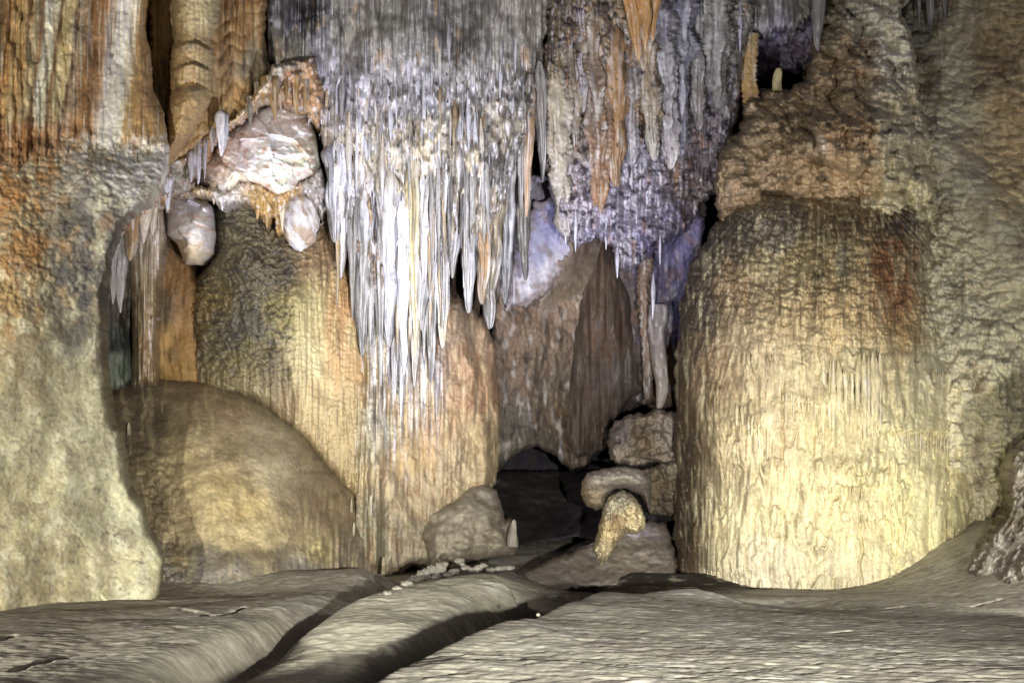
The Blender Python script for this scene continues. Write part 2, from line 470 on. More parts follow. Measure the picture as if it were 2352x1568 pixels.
def build_ground():
    us = np.arange(-520, 2900, 3.6)
    ds = np.r_[np.linspace(0.9, 3.2, 30), np.linspace(3.2, 6, 190)[1:], np.linspace(6, 13.2, 330)[1:], np.linspace(13.2, 26, 90)[1:]]
    Ug, Dg = np.meshgrid(us, ds)
    # widen near the camera so the sheet also lies under and beside it
    wid = 1 + 3.0 * np.exp(-Dg / 2.2)
    x = (Ug - UC) / F * Dg * wid; y = Dg
    x = x.ravel(); y = y.ravel()
    z = ground_h(x, y)
    n1 = fbm(x / 0.9, y / 1.1, 4, 5) * 0.035
    # small dents and ripples
    rip = fbm(x / 0.16, y / 0.075, 4, 9)
    rightm = sm(0.1, 0.8, x - (-0.35 + 0.16 * (y - 4)))
    z = z + n1 * (1 - 0.6 * rightm) + 0.004 * rip * (1 - 0.6 * rightm) + 0.004 * fbm(x / 0.07, y / 0.07, 3, 31)
    rightm = sm(0.1, 0.8, x - (-0.35 + 0.16 * (y - 4)))
    z = z - 0.005 * sm(0.25, 0.6, perlin(x / 0.13, y / 0.09, 14)) * rightm - 0.002 * sm(0.2, 0.6, perlin(x / 0.07, y / 0.06, 17)) * rightm + 0.004 * fbm(x / 0.4, y / 0.35, 3, 15) * rightm
    for pts, w, dep in CRACKS:
        wp = [G(*p) for p in pts]
        dl, _, _ = linedist(x + 0.03 * fbm(x / 0.2, y / 0.2, 3, 3), y, wp)
        z = z - dep * np.exp(-(dl / w) ** 2)
    U = UC + x / y * F; Vv = VH - z / y * F
    col = np.tile(lin((178, 170, 149)), (x.size, 1))
    col = stain(col, x, y, (150, 138, 122), 0.9, 0.7, -0.1, 0.5, 0.7, 41, 4)
    col = stain(col, x, y, (194, 187, 172), 0.5, 0.35, 0.0, 0.5, 0.55, 42, 4)
    col = stain(col, x, y, (140, 128, 114), 0.16, 0.13, 0.15, 0.55, 0.35, 43, 3)
    ds = sm(0.28, 0.5, perlin(x / 0.16, y / 0.11, 45)) * sm(-0.2, 0.3, perlin(x / 0.6, y / 0.6, 46))
    col = mix(col, lin((104, 96, 86)), 0.55 * ds)
    col = mix(col, lin((204, 197, 184)), 0.8 * np.exp(-((x - 1.62) / 0.42) ** 4 - ((y - 9.15) / 0.4) ** 4))
    db, sb, vb = linedist(x, y, BANK)
    col = mix(col, lin((198, 189, 160)), 0.75 * np.exp(-(db / 0.6) ** 2))
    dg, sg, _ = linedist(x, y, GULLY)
    col = mix(col, lin((48, 38, 31)), 0.92 * np.exp(-(dg / (0.32 + 0.28 * sm(6.5, 9, y))) ** 4))  # brown gully mud, with the crest's shadow painted into its colour
    de, _, _ = linedist(x, y, SHADE_BED); col = mix(col, lin((34, 28, 23)), 0.95 * np.exp(-((de + 0.12 * fbm(x / 0.5, y / 0.3, 3, 48)) / np.clip(1.85 - 0.36 * x, 0.5, 1.5)) ** 4) * np.where(ground_near(x, y), sm(0.3, 1.0, linedist(x, y, CREST)[0]), 1))  # near-black band under the dome: shade put into the mud colour
    dk, _, _ = linedist(x, y, BACKDIP); col = mix(col, lin((66, 54, 44)), 0.8 * np.exp(-(dk / 0.2) ** 2))  # gap behind the bank: its shade painted in as dark colour
    col = mix(col, lin((130, 116, 95)), 0.7 * sm(-1.2, -2.8, x))
    col = stain(col, x, y, (186, 178, 150), 0.22, 0.22, 0.2, 0.55, 0.45 , 44, 4)
    nr, nc = Ug.shape
    i = np.arange(nr - 1)[:, None] * nc; j = np.arange(nc - 1)[None, :]
    faces = np.stack([i + j, i + j + 1, i + nc + j + 1, i + nc + j], -1).reshape(-1, 4)
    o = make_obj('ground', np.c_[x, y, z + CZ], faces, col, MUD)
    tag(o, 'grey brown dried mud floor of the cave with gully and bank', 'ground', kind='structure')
build_ground()

#@@BACK
# ------------------------------------------------------------------ back of the cave
def d_(U, V, s): return 0.5 * fbm(U / 240, V / 300, 4, 51) + 0.18 * fbm(U / 60, V / 110, 4, 52) + flutes(U, V, 40, 260, 0.12, 53)
def c_(U, V, s):
    c = palette(U, V, [(300, 300, (120, 100, 70)), (900, 200, (120, 112, 100)), (1250, 800, (112, 92, 74)), (1400, 400, (110, 96, 92)), (1780, 130, (70, 64, 74)), (2300, 300, (140, 125, 95)), (1250, 1150, (58, 54, 60))], amp=50, seed=3)
    c = stain(c, U, V, (60, 52, 46), 40, 160, 0.0, 0.5, 0.6, 61)
    return c
relief('cave_wall', [(-420, -420), (2780, -420), (2780, 1420), (-420, 1420)],
       [(-400, -400, 17), (-400, 1400, 16), (500, 500, 18), (900, 300, 18), (1250, 300, 19), (1250, 700, 20.5), (1250, 1150, 22.0), (1500, 1100, 20), (1780, 130, 20.5), (2100, 500, 19), (2780, -400, 17), (2780, 1400, 16), (1176, -400, 16.5), (500, 1200, 17)],
       d_, c_, 'dark brown rock wall closing the back of the cave', 'cave wall', kind='structure', step=7, rim=0.5, en=(0, 1), rd=0, seed=4)

#@@LEFT
# ------------------------------------------------------------------ left side
def d_(U, V, s):
    h = 0.20 * fbm(U / 220, V / 300, 3, 101) + 0.012 * fbm(U / 40, V / 40, 4, 102)
    rough = sm(820, 640, V)
    h += rough * (lumps(U, V, 20, 15, 0.05, 103) + lumps(U, V, 9, 7, 0.03, 113) + 0.03 * fbm(U / 14, V / 11, 4, 114)) + 0.007 * fbm(U / 9, V / 9, 3, 104)
    shelf = np.exp(-((U - 270) / 130) ** 2 - ((V - 430) / 90) ** 2)
    h += 0.20 * shelf
    pl = np.abs(fbm(U / 230, V / 160, 2, 106)); h -= 0.02 * (1 - sm(0, 0.03, pl)) * sm(0, 0.3, fbm(U / 120, V / 120, 2, 107))
    return h
def c_(U, V, s):
    c = palette(U, V, [(20, 350, (160, 110, 54)), (75, 385, (172, 122, 64)), (125, 345, (172, 126, 74)), (-60, 420, (160, 110, 54)), (40, 450, (176, 120, 58)), (90, 560, (180, 128, 66)), (20, 700, (178, 140, 82)), (200, 400, (186, 178, 160)), (300, 420, (190, 184, 168)), (180, 520, (150, 142, 128)), (190, 610, (112, 104, 94)), (120, 720, (150, 130, 96)),
                       (190, 780, (128, 118, 98)), (60, 850, (186, 164, 112)), (170, 870, (196, 182, 134)), (100, 1000, (200, 186, 136)), (220, 1050, (206, 194, 146)), (60, 1150, (190, 172, 118)), (200, 1180, (200, 188, 140)), (100, 1300, (180, 160, 108)), (280, 1320, (204, 190, 138)), (280, 1180, (206, 196, 150)), (-200, 500, (160, 110, 56)), (-200, 1100, (186, 168, 116))], wu=60, wv=80, amp=45, seed=7)
    c = stain(c, U, V, (150, 96, 42), 60, 80, 0.1, 0.5, 0.55, 121) * sm(900, 600, V)[:, None] + c * sm(600, 900, V)[:, None]
    c = stain(c, U, V, (222, 212, 172), 50, 60, 0.05, 0.3, 0.5, 122, 7)
    c = stain(c, U, V, (150, 128, 92), 44, 60, 0.08, 0.35, 0.5, 129, 7)
    c = stain(c, U, V, (110, 98, 86), 14, 12, 0.36, 0.5, 0.6, 131, 4)
    c = stain(c, U, V, (176, 160, 118), 90, 60, 0.0, 0.4, 0.35, 127, 5)
    c = stain(c, U, V, (214, 206, 170), 9, 60, 0.3, 0.5, 0.25, 128, 3)
    c = mix(c, c.mean(1)[:, None] * np.array([1.06, 1.0, 0.84]), 0.15 * sm(650, 850, V)) * (1 - 0.32 * sm(650, 950, V))[:, None]  # lower part painted darker to offset the strong left lamp
    w = np.exp(-((U - 290) / 70) ** 2 - ((V - 395) / 45) ** 2) + np.exp(-((U - 195) / 40) ** 2 - ((V - 345) / 25) ** 2)
    c = mix(c, lin((214, 210, 202)), np.clip(w * 1.1, 0, 0.85) * sm(-0.3, 0.3, fbm(U / 22, V / 22, 4, 126)))
    c = stain(c, U, V, (130, 112, 84), 26, 32, 0.2, 0.55, 0.35, 123, 4)
    g = np.exp(-((U - 185) / 105) ** 2 - ((V - 610) / 165) ** 2)
    c = mix(c, lin((84, 82, 80)), np.clip(g * 1.2, 0, 0.9) * sm(-0.35, 0.3, fbm(U / 50, V / 60, 5, 124)))
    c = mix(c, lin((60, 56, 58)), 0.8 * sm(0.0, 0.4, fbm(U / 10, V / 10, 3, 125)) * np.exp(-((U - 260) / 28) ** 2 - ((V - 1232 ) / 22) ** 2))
    return c
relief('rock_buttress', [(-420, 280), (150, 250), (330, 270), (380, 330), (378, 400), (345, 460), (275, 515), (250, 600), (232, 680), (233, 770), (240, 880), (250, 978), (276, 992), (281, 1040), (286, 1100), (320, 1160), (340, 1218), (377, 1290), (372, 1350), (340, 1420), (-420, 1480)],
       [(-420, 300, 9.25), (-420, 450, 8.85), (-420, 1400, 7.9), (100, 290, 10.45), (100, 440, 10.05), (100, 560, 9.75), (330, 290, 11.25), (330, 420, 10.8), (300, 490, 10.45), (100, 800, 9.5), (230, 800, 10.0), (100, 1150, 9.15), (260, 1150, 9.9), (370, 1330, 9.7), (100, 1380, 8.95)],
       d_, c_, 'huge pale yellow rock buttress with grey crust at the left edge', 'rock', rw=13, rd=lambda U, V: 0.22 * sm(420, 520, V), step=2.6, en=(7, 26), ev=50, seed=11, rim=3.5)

def d_(U, V, s):
    h = 0.12 * fbm(U / 90, V / 500, 3, 131) + flutes(U, V, 24, 300, 0.16, 132, 0.25) + 0.015 * fbm(U / 8, V / 14, 3, 133)
    cut = sm(-0.1, 0.15, perlin(U / 34, V / 60, 134)); h += 0.05 * cut * sm(300, 150, U)
    h += 0.10 * np.exp(-((U - 270) / 45) ** 2)
    h += sm(280, 360, V) * (lumps(U, V, 26, 22, 0.10, 135) + 0.16 * fbm(U / 34, V / 60, 4, 145))
    return h
def c_(U, V, s):
    lut = [(-420, (150, 108, 58)), (-60, (170, 118, 58)), (5, (130, 104, 66)), (30, (186, 132, 66)), (52, (196, 158, 96)), (70, (188, 140, 78)), (92, (214, 190, 140)), (104, (150, 104, 60)), (114, (234, 226, 200)), (136, (226, 212, 172)), (143, (140, 96, 54)), (152, (222, 198, 138)), (176, (214, 186, 130)), (182, (120, 90, 62)), (192, (178, 150, 116)), (208, (172, 138, 100)), (214, (150, 104, 56)), (240, (166, 118, 66)), (252, (196, 150, 110)), (266, (228, 214, 194)), (300, (232, 220, 198)), (318, (226, 206, 168)), (328, (196, 150, 84)), (350, (184, 138, 76)), (420, (170, 130, 74))]
    xs = np.array([q[0] for q in lut], float); cs = np.array([lin(q[1]) for q in lut])
    q = U + 0.13 * np.maximum(V, 0) + 7 * fbm(U / 40, V / 90, 3, 136)
    c = np.stack([np.interp(q, xs, cs[:, k]) for k in range(3)], -1)
    low = sm(230, 320, V + 30 * fbm(U / 40, V / 40, 3, 137)) * sm(230, 150, U)
    c = mix(c, palette(U, V, [(30, 300, (160, 106, 52)), (90, 330, (152, 108, 60)), (180, 300, (182, 130, 78)), (120, 280, (176, 130, 84)), (200, 360, (196, 176, 150))], amp=30, seed=17), low)
    c = mix(c, lin((206, 198, 182)), sm(300, 350, V + 40 * fbm(U / 26, V / 26, 4, 138)) * sm(110, 200, U + 30 * fbm(U / 40, V / 30, 3, 139)) * 0.8)
    c = stain(c, U, V, (140, 84, 36), 10, 150, 0.25, 0.6, 0.5, 141)
    c = stain(c, U, V, (232, 222, 196), 7, 190, 0.2, 0.55, 0.5, 142)
    c = stain(c, U, V, (90, 56, 34), 30, 12, 0.32, 0.6, 0.5, 143)
    return c
relief('flowstone_drapery', [(-420, -330), (340, -330), (340, 0), (332, 60), (348, 140), (352, 210), (378, 262), (388, 340), (380, 420), (300, 470), (150, 490), (-420, 540)],
       [(-420, -300, 9.5), (330, -300, 11.5), (-420, 400, 9.0), (100, 100, 10.7), (100, 340, 10.3), (100, 480, 10.5), (340, 100, 11.6), (350, 330, 11.1), (320, 450, 11.25), (-420, 520, 9.3), (270, 200, 11.1)],
       d_, c_, 'tall orange and white striped flowstone drapery at the top left', 'flowstone', rw=30, rd=lambda U, V: 0.45 * sm(330, 200, V), step=2.6, en=(4, 30), seed=12, rim=2.5, mat=FLOW)

def d_(U, V, s):
    return 0.10 * fbm(U / 70, V / 400, 3, 151) + flutes(U, V, 30, 320, 0.14, 152, 0.3) + rings(V, U, 40, 0.035, 153) + 0.015 * fbm(U / 8, V / 16, 3, 154)
def c_(U, V, s):
    c = palette(U, V, [(350, 100, (168, 130, 76)), (360, 300, (176, 134, 74)), (520, 100, (160, 116, 58)), (560, 60, (150, 108, 56)), (585, 150, (140, 122, 92)), (540, 230, (170, 124, 62)), (440, 100, (168, 140, 92))], wu=24, wv=200, amp=16, seed=21)
    c = stain(c, U, V, (196, 170, 116), 12, 140, 0.1, 0.5, 0.45, 161)
    c = stain(c, U, V, (86, 76, 62), 14, 60, 0.25, 0.6, 0.6, 162)
    return c
relief('flowstone_wall', [(325, -330), (622, -330), (612, 0), (606, 90), (622, 165), (585, 205), (560, 265), (500, 300), (440, 350), (378, 392), (352, 380)],
       [(340, -300, 13), (600, -300, 13.5), (350, 350, 12.4), (600, 150, 13.6), (450, 100, 13.0)],
       d_, c_, 'tan fluted flowstone wall behind the stacked bulbous column', 'flowstone', rw=16, rd=0.25, step=2.6, en=(5, 18), seed=13, mat=FLOW)

def d_(U, V, s):
    h = 0
    for (v, w) in ((-120, 150), (40, 110), (142, 44), (204, 58), (300, 110)):
        pass
    edges = np.array([-330, -60, 92, 142, 190, 400.0]); 
    k = np.clip(np.searchsorted(edges, V + 10 * np.cos((U - 440) / 18.0) - 8) - 1, 0, 4)
    f = (V + 10 * np.cos((U - 440) / 18.0) - 8 - edges[k]) / (edges[k + 1] - edges[k])
    h = 0.30 * np.sqrt(np.clip(f * 5, 0, 1)) * (1 - 0.30 * f) + 0.05 * k
    return h + flutes(U, V, 18, 220, 0.035, 171) + 0.014 * fbm(U / 9, V / 9, 3, 172)
def c_(U, V, s):
    c = palette(U, V, [(440, 20, (186, 160, 108)), (480, 40, (206, 184, 128), 40), (440, 110, (132, 118, 96), 30), (440, 130, (186, 150, 94)), (440, 145, (130, 116, 94), 24), (430, 175, (180, 144, 88)), (440, 200, (128, 110, 88), 26), (430, 260, (184, 144, 84)), (420, 340, (170, 130, 72)), (480, 160, (192, 164, 106)), (395, 200, (150, 112, 62))], wu=24, wv=50, amp=10, seed=23)
    c = stain(c, U, V, (96, 84, 70), 22, 9, 0.2, 0.55, 0.5, 181)
    return c
relief('dripstone_column', [(398, -330), (508, -330), (506, 0), (500, 60), (488, 88), (492, 130), (488, 180), (490, 215), (478, 245), (450, 300), (418, 345), (384, 382), (372, 362), (378, 280), (386, 200), (390, 130), (400, 92), (394, 40)],
       [(450, -300, 12.3), (450, 60, 12.25), (440, 200, 12.1), (400, 360, 11.9)], d_, c_, 'bulging tan column of stacked rounded drips at the upper left', 'column', rw=48, rd=0.75, step=2.4, en=(3, 14), seed=14, mat=FLOW)

# crust running diagonally under the tan wall, its hanging spikes
def d_(U, V, s): return 0.10 * fbm(U / 40, V / 40, 4, 191) + lumps(U, V, 16, 18, 0.09, 192) + flutes(U, V, 10, 50, 0.07, 193)
def c_(U, V, s):
    c = palette(U, V, [(400, 395, (150, 138, 120)), (330, 470, (170, 130, 90)), (450, 330, (176, 128, 76)), (480, 300, (200, 150, 100)), (560, 250, (212, 176, 136)), (620, 190, (220, 196, 164)), (680, 200, (190, 140, 90)), (640, 160, (170, 156, 140))], amp=20, seed=25, wu=20, wv=30)
    c = stain(c, U, V, (150, 84, 36), 18, 26, 0.1, 0.5, 0.6, 194)
    c = stain(c, U, V, (232, 226, 220), 12, 20, 0.15, 0.5, 0.6, 195)
    return stain(c, U, V, (60, 54, 50), 12, 18, 0.3, 0.6, 0.6, 196)
relief('crusted_ledge', [(352, 385), (440, 345), (480, 298), (545, 262), (600, 190), (625, 150), (720, 130), (745, 220), (735, 300), (700, 262), (640, 235), (600, 228), (560, 275), (520, 300), (492, 330), (480, 365), (452, 392), (440, 440), (400, 455), (330, 500), (262, 560), (250, 540), (300, 470)],
       [(300, 500, 11.6), (400, 400, 12.6), (500, 300, 13.0), (600, 210, 13.2), (720, 200, 13.8)], d_, c_, 'orange and white crusted ledge slanting up above the pink boulder', 'rock', rw=14, rd=0.25, step=2.4, en=(7, 12), seed=15, mat=FLOW)

PEND = [(605, 188, 240, 20, 13.1, 'orange'), (633, 190, 281, 26, 13.0, 'orange'), (575, 232, 304, 18, 12.9, 'grey'), (656, 186, 242, 16, 13.1, 'orange'), (590, 200, 262, 16, 13.0, 'cream'), (680, 180, 270, 22, 13.5, 'orange'), (700, 190, 262, 16, 13.5, 'orange'), (507, 268, 360, 34, 12.7, 'white'), (488, 300, 350, 18, 12.7, 'white'), (456, 330, 424, 24, 12.6, 'white'), (470, 332, 412, 12, 12.6, 'white'), (440, 360, 420, 20, 12.6, 'white'), (385, 420, 486, 24, 12.8, 'white'), (510, 432, 484, 22, 13.2, 'white'), (492, 430, 470, 16, 13.2, 'cream'), (545, 425, 470, 14, 13.3, 'grey'), (592, 424, 505, 26, 13.4, 'orange'), (612, 430, 522, 26, 13.4, 'orange'), (632, 430, 500, 22, 13.4, 'orange'), (650, 436, 530, 22, 13.5, 'cream'), (330, 440, 560, 50, 12.0, 'cream'), (300, 480, 600, 44, 12.1, 'orange'), (276, 500, 720, 44, 12.2, 'grey'), (258, 560, 700, 30, 12.0, 'grey'), (350, 430, 540, 36, 12.5, 'cream')]
PC = {'orange': ((156, 112, 54), (192, 148, 76)), 'grey': ((150, 140, 124), (170, 160, 146)), 'cream': ((190, 160, 124), (216, 196, 166)), 'white': ((180, 172, 168), (232, 228, 234))}
for k, (u, v0, v1, w, d, cn) in enumerate(PEND):
    dq = depth_at('crusted_ledge', u, v0, d + 0.1)
    drip('stalactite', u, v0 - 15, v1, w, dq + 0.04, PC[cn], '%s pendant stalactite, %s from left along the crusted ledge' % (cn, ['first', 'second', 'third', 'fourth', 'fifth', 'sixth', 'seventh', 'eighth', 'ninth', 'tenth', 'eleventh', 'twelfth', 'thirteenth', 'fourteenth', 'fifteenth', 'sixteenth', 'seventeenth', 'eighteenth', 'nineteenth', 'twentieth', 'twenty first', 'twenty second', 'twenty third', 'twenty fourth', 'twenty fifth'][sorted(q[0] for q in PEND).index(u)]),
         group='pendants along the crusted ledge', mat=WET, seed=1300 + k, power=0.7, flute=0.35, rough=0.2, segs=20, spindle=0.12, d1=min(d, dq) - 0.02, stripe=0.3, fq=3.4)

def facet(U, V, sc, seed, amp):
    f1, f2, cid, cx, cy = worley(U / sc + 0.3 * perlin(U / 60, V / 60, seed), V / (sc * 0.8) - 0.35 * U / sc, seed, 1.0)
    a = cid * 2 * math.pi * 5
    return amp * (cx * np.cos(a) + cy * np.sin(a) + 0.5 * cid) - amp * 0.12 * (1 - sm(0, 0.06, f2 - f1)), cid
def d_(U, V, s):
    f, _ = facet(U, V, 52, 201, 0.16); g, _ = facet(U, V, 19, 203, 0.035)
    return f + g + 0.02 * fbm(U / 16, V / 10, 3, 202)
def c_(U, V, s):
    c = palette(U, V, [(600, 280, (206, 200, 212)), (660, 290, (214, 204, 206)), (500, 370, (214, 190, 178)), (560, 350, (208, 196, 198)), (640, 340, (220, 208, 202)), (700, 350, (222, 200, 180)), (660, 420, (220, 200, 186)), (540, 420, (212, 194, 180)), (520, 310, (212, 190, 184))], amp=24, seed=27, wu=40, wv=40) * np.array([1.28, 1.3, 1.28])
    _, cid = facet(U, V, 46, 201, 1); c = c * (1.0 + 0.24 * cid)[:, None]
    c = stain(c, U, V, (184, 116, 74), 26, 16, 0.22, 0.55, 0.6, 204)
    return stain(c, U, V, (150, 140, 150), 40, 10, 0.25, 0.6, 0.4, 205)
relief('marble_boulder', [(735, 384), (727, 323), (708, 255), (660, 236), (595, 236), (544, 282), (503, 306), (476, 340), (452, 384), (456, 418), (490, 440), (531, 450), (556, 428), (600, 433), (640, 453), (673, 443), (698, 415), (728, 402)],
       [(600, 250, 14.3), (480, 380, 13.6), (720, 350, 13.9), (600, 340, 13.35), (640, 440, 13.3), (520, 430, 13.3)], d_, c_, 'large pinkish white fractured boulder wedged under the orange crust', 'boulder', rw=34, rd=0.55, step=2.2, en=(2.5, 16), seed=16, mat=MARB)

def d_(U, V, s):
    f, _ = facet(U, V, 60, 211, 0.14)
    return f + 0.02 * fbm(U / 18, V / 14, 3, 212)
def c_(U, V, s):
    c = palette(U, V, [(440, 470, (212, 206, 212)), (430, 520, (220, 212, 206)), (440, 580, (222, 196, 160)), (470, 540, (214, 204, 196))], amp=20, seed=28)
    c = stain(c, U, V, (200, 150, 100), 40, 14, 0.2, 0.55, 0.55, 213)
    return c
relief('white_boulder', [(390, 440), (436, 440), (484, 470), (491, 535), (487, 580), (460, 607), (425, 608), (408, 562), (383, 540), (377, 480)],
       [(440, 460, 13.7), (440, 530, 13.3), (440, 600, 13.6)], d_, c_, 'smooth white boulder narrowing downwards left of the dark scaly wall', 'boulder', rw=36, rd=0.6, step=2.2, en=(2, 20), seed=18, mat=MARB)

def d_(U, V, s): return 0.10 * fbm(U / 30, V / 30, 4, 197) + lumps(U, V, 13, 16, 0.07, 198) + flutes(U, V, 8, 50, 0.08, 199)
def c_(U, V, s):
    c = palette(U, V, [(400, 450, (170, 140, 110)), (460, 450, (180, 150, 104)), (510, 450, (206, 196, 190)), (600, 480, (190, 148, 80)), (640, 500, (178, 134, 70)), (720, 450, (150, 140, 134)), (660, 460, (184, 138, 76))], amp=16, seed=26, wu=14, wv=24)
    c = stain(c, U, V, (232, 226, 224), 9, 18, 0.15, 0.5, 0.6, 206)
    return stain(c, U, V, (56, 50, 46), 9, 14, 0.28, 0.6, 0.6, 207)
relief('lower_crust', [(366, 436), (420, 418), (480, 430), (520, 440), (560, 418), (600, 425), (640, 446), (700, 412), (738, 384), (752, 440), (742, 530), (728, 480), (700, 448), (668, 458), (655, 486), (652, 530), (640, 545), (630, 500), (612, 526), (594, 490), (566, 468), (530, 470), (510, 482), (495, 466), (470, 452), (430, 452), (398, 456), (386, 492), (370, 474)],
       [(380, 440, 13.0), (500, 445, 13.15), (620, 470, 13.45), (740, 430, 13.9), (650, 540, 13.8)], d_, c_, 'ragged orange and white crust binding the pale boulders from below', 'rock', rw=10, rd=0.25, step=2.0, en=(7, 9), ev=26, seed=24, mat=WET, rim=1.2)
boulder('round_boulder', 690, 508, 14.2, 44, 66, 45, [(200, 196, 200), (222, 214, 204), (170, 146, 124)], 'rounded grey white rock stuck between crust and scaly wall', 'boulder', mat=MARB, seed=5, rough=0.10)

# scaly grey wall with pale flutes to its right
def d_(U, V, s):
    a = sm(700, 640, U + 0.15 * (V - 700)) 
    b = sm(960, 740, V)
    h = 0.16 * fbm(U / 110, V / 220, 3, 221)
    h += (ledges(U, V, 16, 0.13, 222, 60, 2.6) + ledges(U + 60, V + 5, 23, 0.10, 227, 45, 2.2)) * (0.25 + 0.75 * np.maximum(a * b, 0.15 * sm(700, 640, V)))
    h += flutes(U, V, 16, 260, 0.12, 223, 0.3) * (1 - 0.93 * a * b)
    h += 0.25 * np.exp(-((U - 560) / 90) ** 2) + 0.22 * np.exp(-((U - 690) / 38) ** 2) * sm(640, 700, V)
    return h + 0.012 * fbm(U / 8, V / 8, 3, 224)
def c_(U, V, s):
    c = palette(U, V, [(530, 500, (138, 124, 94)), (520, 580, (132, 118, 86)), (560, 640, (124, 112, 86)), (640, 620, (120, 104, 80)), (720, 600, (150, 120, 84)), (480, 690, (150, 122, 70)), (560, 740, (112, 104, 86)), (560, 840, (130, 112, 72)), (650, 700, (160, 142, 88)), (700, 700, (196, 176, 116)), (700, 820, (196, 176, 124)), (720, 950, (176, 150, 102)), (780, 800, (180, 140, 90)), (800, 700, (172, 128, 78)), (630, 850, (132, 114, 82)), (640, 930, (136, 114, 80))], amp=26, seed=31, wu=30, wv=120)
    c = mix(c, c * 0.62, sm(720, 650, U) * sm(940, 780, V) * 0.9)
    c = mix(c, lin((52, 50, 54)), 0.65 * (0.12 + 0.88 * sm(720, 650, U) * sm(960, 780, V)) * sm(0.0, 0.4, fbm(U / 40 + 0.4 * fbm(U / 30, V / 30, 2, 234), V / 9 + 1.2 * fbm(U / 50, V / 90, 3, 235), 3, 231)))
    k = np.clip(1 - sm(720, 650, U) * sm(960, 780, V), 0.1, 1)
    c = mix(c, lin((206, 190, 134)), 0.4 * k * sm(0.15, 0.5, fbm(U / 9, V / 120, 3, 232)))
    return mix(c, lin((100, 70, 40)), 0.45 * k * sm(0.25, 0.6, fbm(U / 10, V / 140, 3, 233)))
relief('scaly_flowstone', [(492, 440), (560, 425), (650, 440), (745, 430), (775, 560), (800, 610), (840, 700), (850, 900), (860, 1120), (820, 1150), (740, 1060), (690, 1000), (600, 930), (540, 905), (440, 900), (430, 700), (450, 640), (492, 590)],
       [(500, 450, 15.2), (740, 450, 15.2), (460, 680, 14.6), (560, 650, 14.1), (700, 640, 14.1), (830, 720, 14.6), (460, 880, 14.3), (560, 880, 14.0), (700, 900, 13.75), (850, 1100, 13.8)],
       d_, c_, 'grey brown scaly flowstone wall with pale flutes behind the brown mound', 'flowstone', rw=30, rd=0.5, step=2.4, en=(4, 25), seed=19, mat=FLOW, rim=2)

def d_(U, V, s): return 0.12 * fbm(U / 60, V / 160, 3, 241) + flutes(U, V, 26, 200, 0.06, 242) + 0.01 * fbm(U / 9, V / 9, 3, 243)
def c_(U, V, s):
    c = palette(U, V, [(400, 560, (150, 108, 60)), (420, 650, (156, 110, 58)), (400, 800, (172, 128, 60)), (460, 790, (164, 118, 60)), (350, 700, (120, 100, 74))], amp=24, seed=33)
    return stain(c, U, V, (90, 74, 56), 26, 60, 0.15, 0.5, 0.5, 244)
relief('ochre_slab', [(330, 500), (400, 470), (430, 560), (450, 640), (478, 700), (500, 760), (505, 900), (340, 900), (320, 700)],
       [(350, 520, 15.3), (480, 800, 14.5), (380, 860, 14.2), (420, 640, 14.8)], d_, c_, 'ochre rock slab between the fluted column and scaly wall', 'rock', rw=20, rd=0.3, step=2.6, en=(3, 25), seed=20, mat=FLOW)

def d_(U, V, s): return 0.2 * fbm(U / 40, V / 90, 3, 251) + flutes(U, V, 12, 120, 0.10, 252) + sm(780, 820, V) * 0.35
def c_(U, V, s):
    c = palette(U, V, [(265, 640, (170, 158, 136)), (260, 720, (110, 100, 84)), (265, 780, (84, 88, 80)), (262, 840, (150, 160, 136))], amp=18, seed=34)
    return stain(c, U, V, (52, 46, 40), 9, 70, 0.0, 0.45, 0.6, 253)
relief('side_wall', [(200, 540), (290, 500), (330, 520), (335, 760), (310, 870), (280, 895), (200, 900)],
       [(240, 560, 12.8), (300, 560, 13.6), (260, 860, 12.9), (310, 840, 14)], d_, c_, 'shadowed grey rock wall in the cleft beside the yellow buttress', 'rock', rw=14, rd=0.3, step=2.6, en=(3, 20), seed=21)
# fluted column
def d_(U, V, s): return flutes(U, V, 12, 500, 0.2, 261, 0.1) + 0.02 * fbm(U / 10, V / 60, 3, 262)
def c_(U, V, s):
    c = palette(U, V, [(310, 560, (190, 172, 146)), (340, 560, (184, 160, 130)), (320, 680, (176, 148, 110)), (345, 720, (170, 140, 100)), (320, 820, (156, 124, 84))], amp=18, seed=35, wu=10, wv=200)
    c = stain(c, U, V, (96, 72, 46), 6, 160, 0.05, 0.4, 0.6, 263)
    return stain(c, U, V, (228, 220, 206), 5, 120, 0.2, 0.5, 0.6, 264)
relief('fluted_column', [(292, 500), (330, 470), (376, 470), (380, 540), (366, 620), (360, 720), (358, 820), (362, 890), (300, 890), (304, 800), (302, 700), (296, 600)],
       [(330, 480, 13.3), (330, 700, 13.0), (330, 880, 12.9)], d_, c_, 'slim fluted brown column standing at the top of the mound', 'column', rw=32, rd=0.55, step=2.0, en=(3, 25), seed=22, mat=WET)

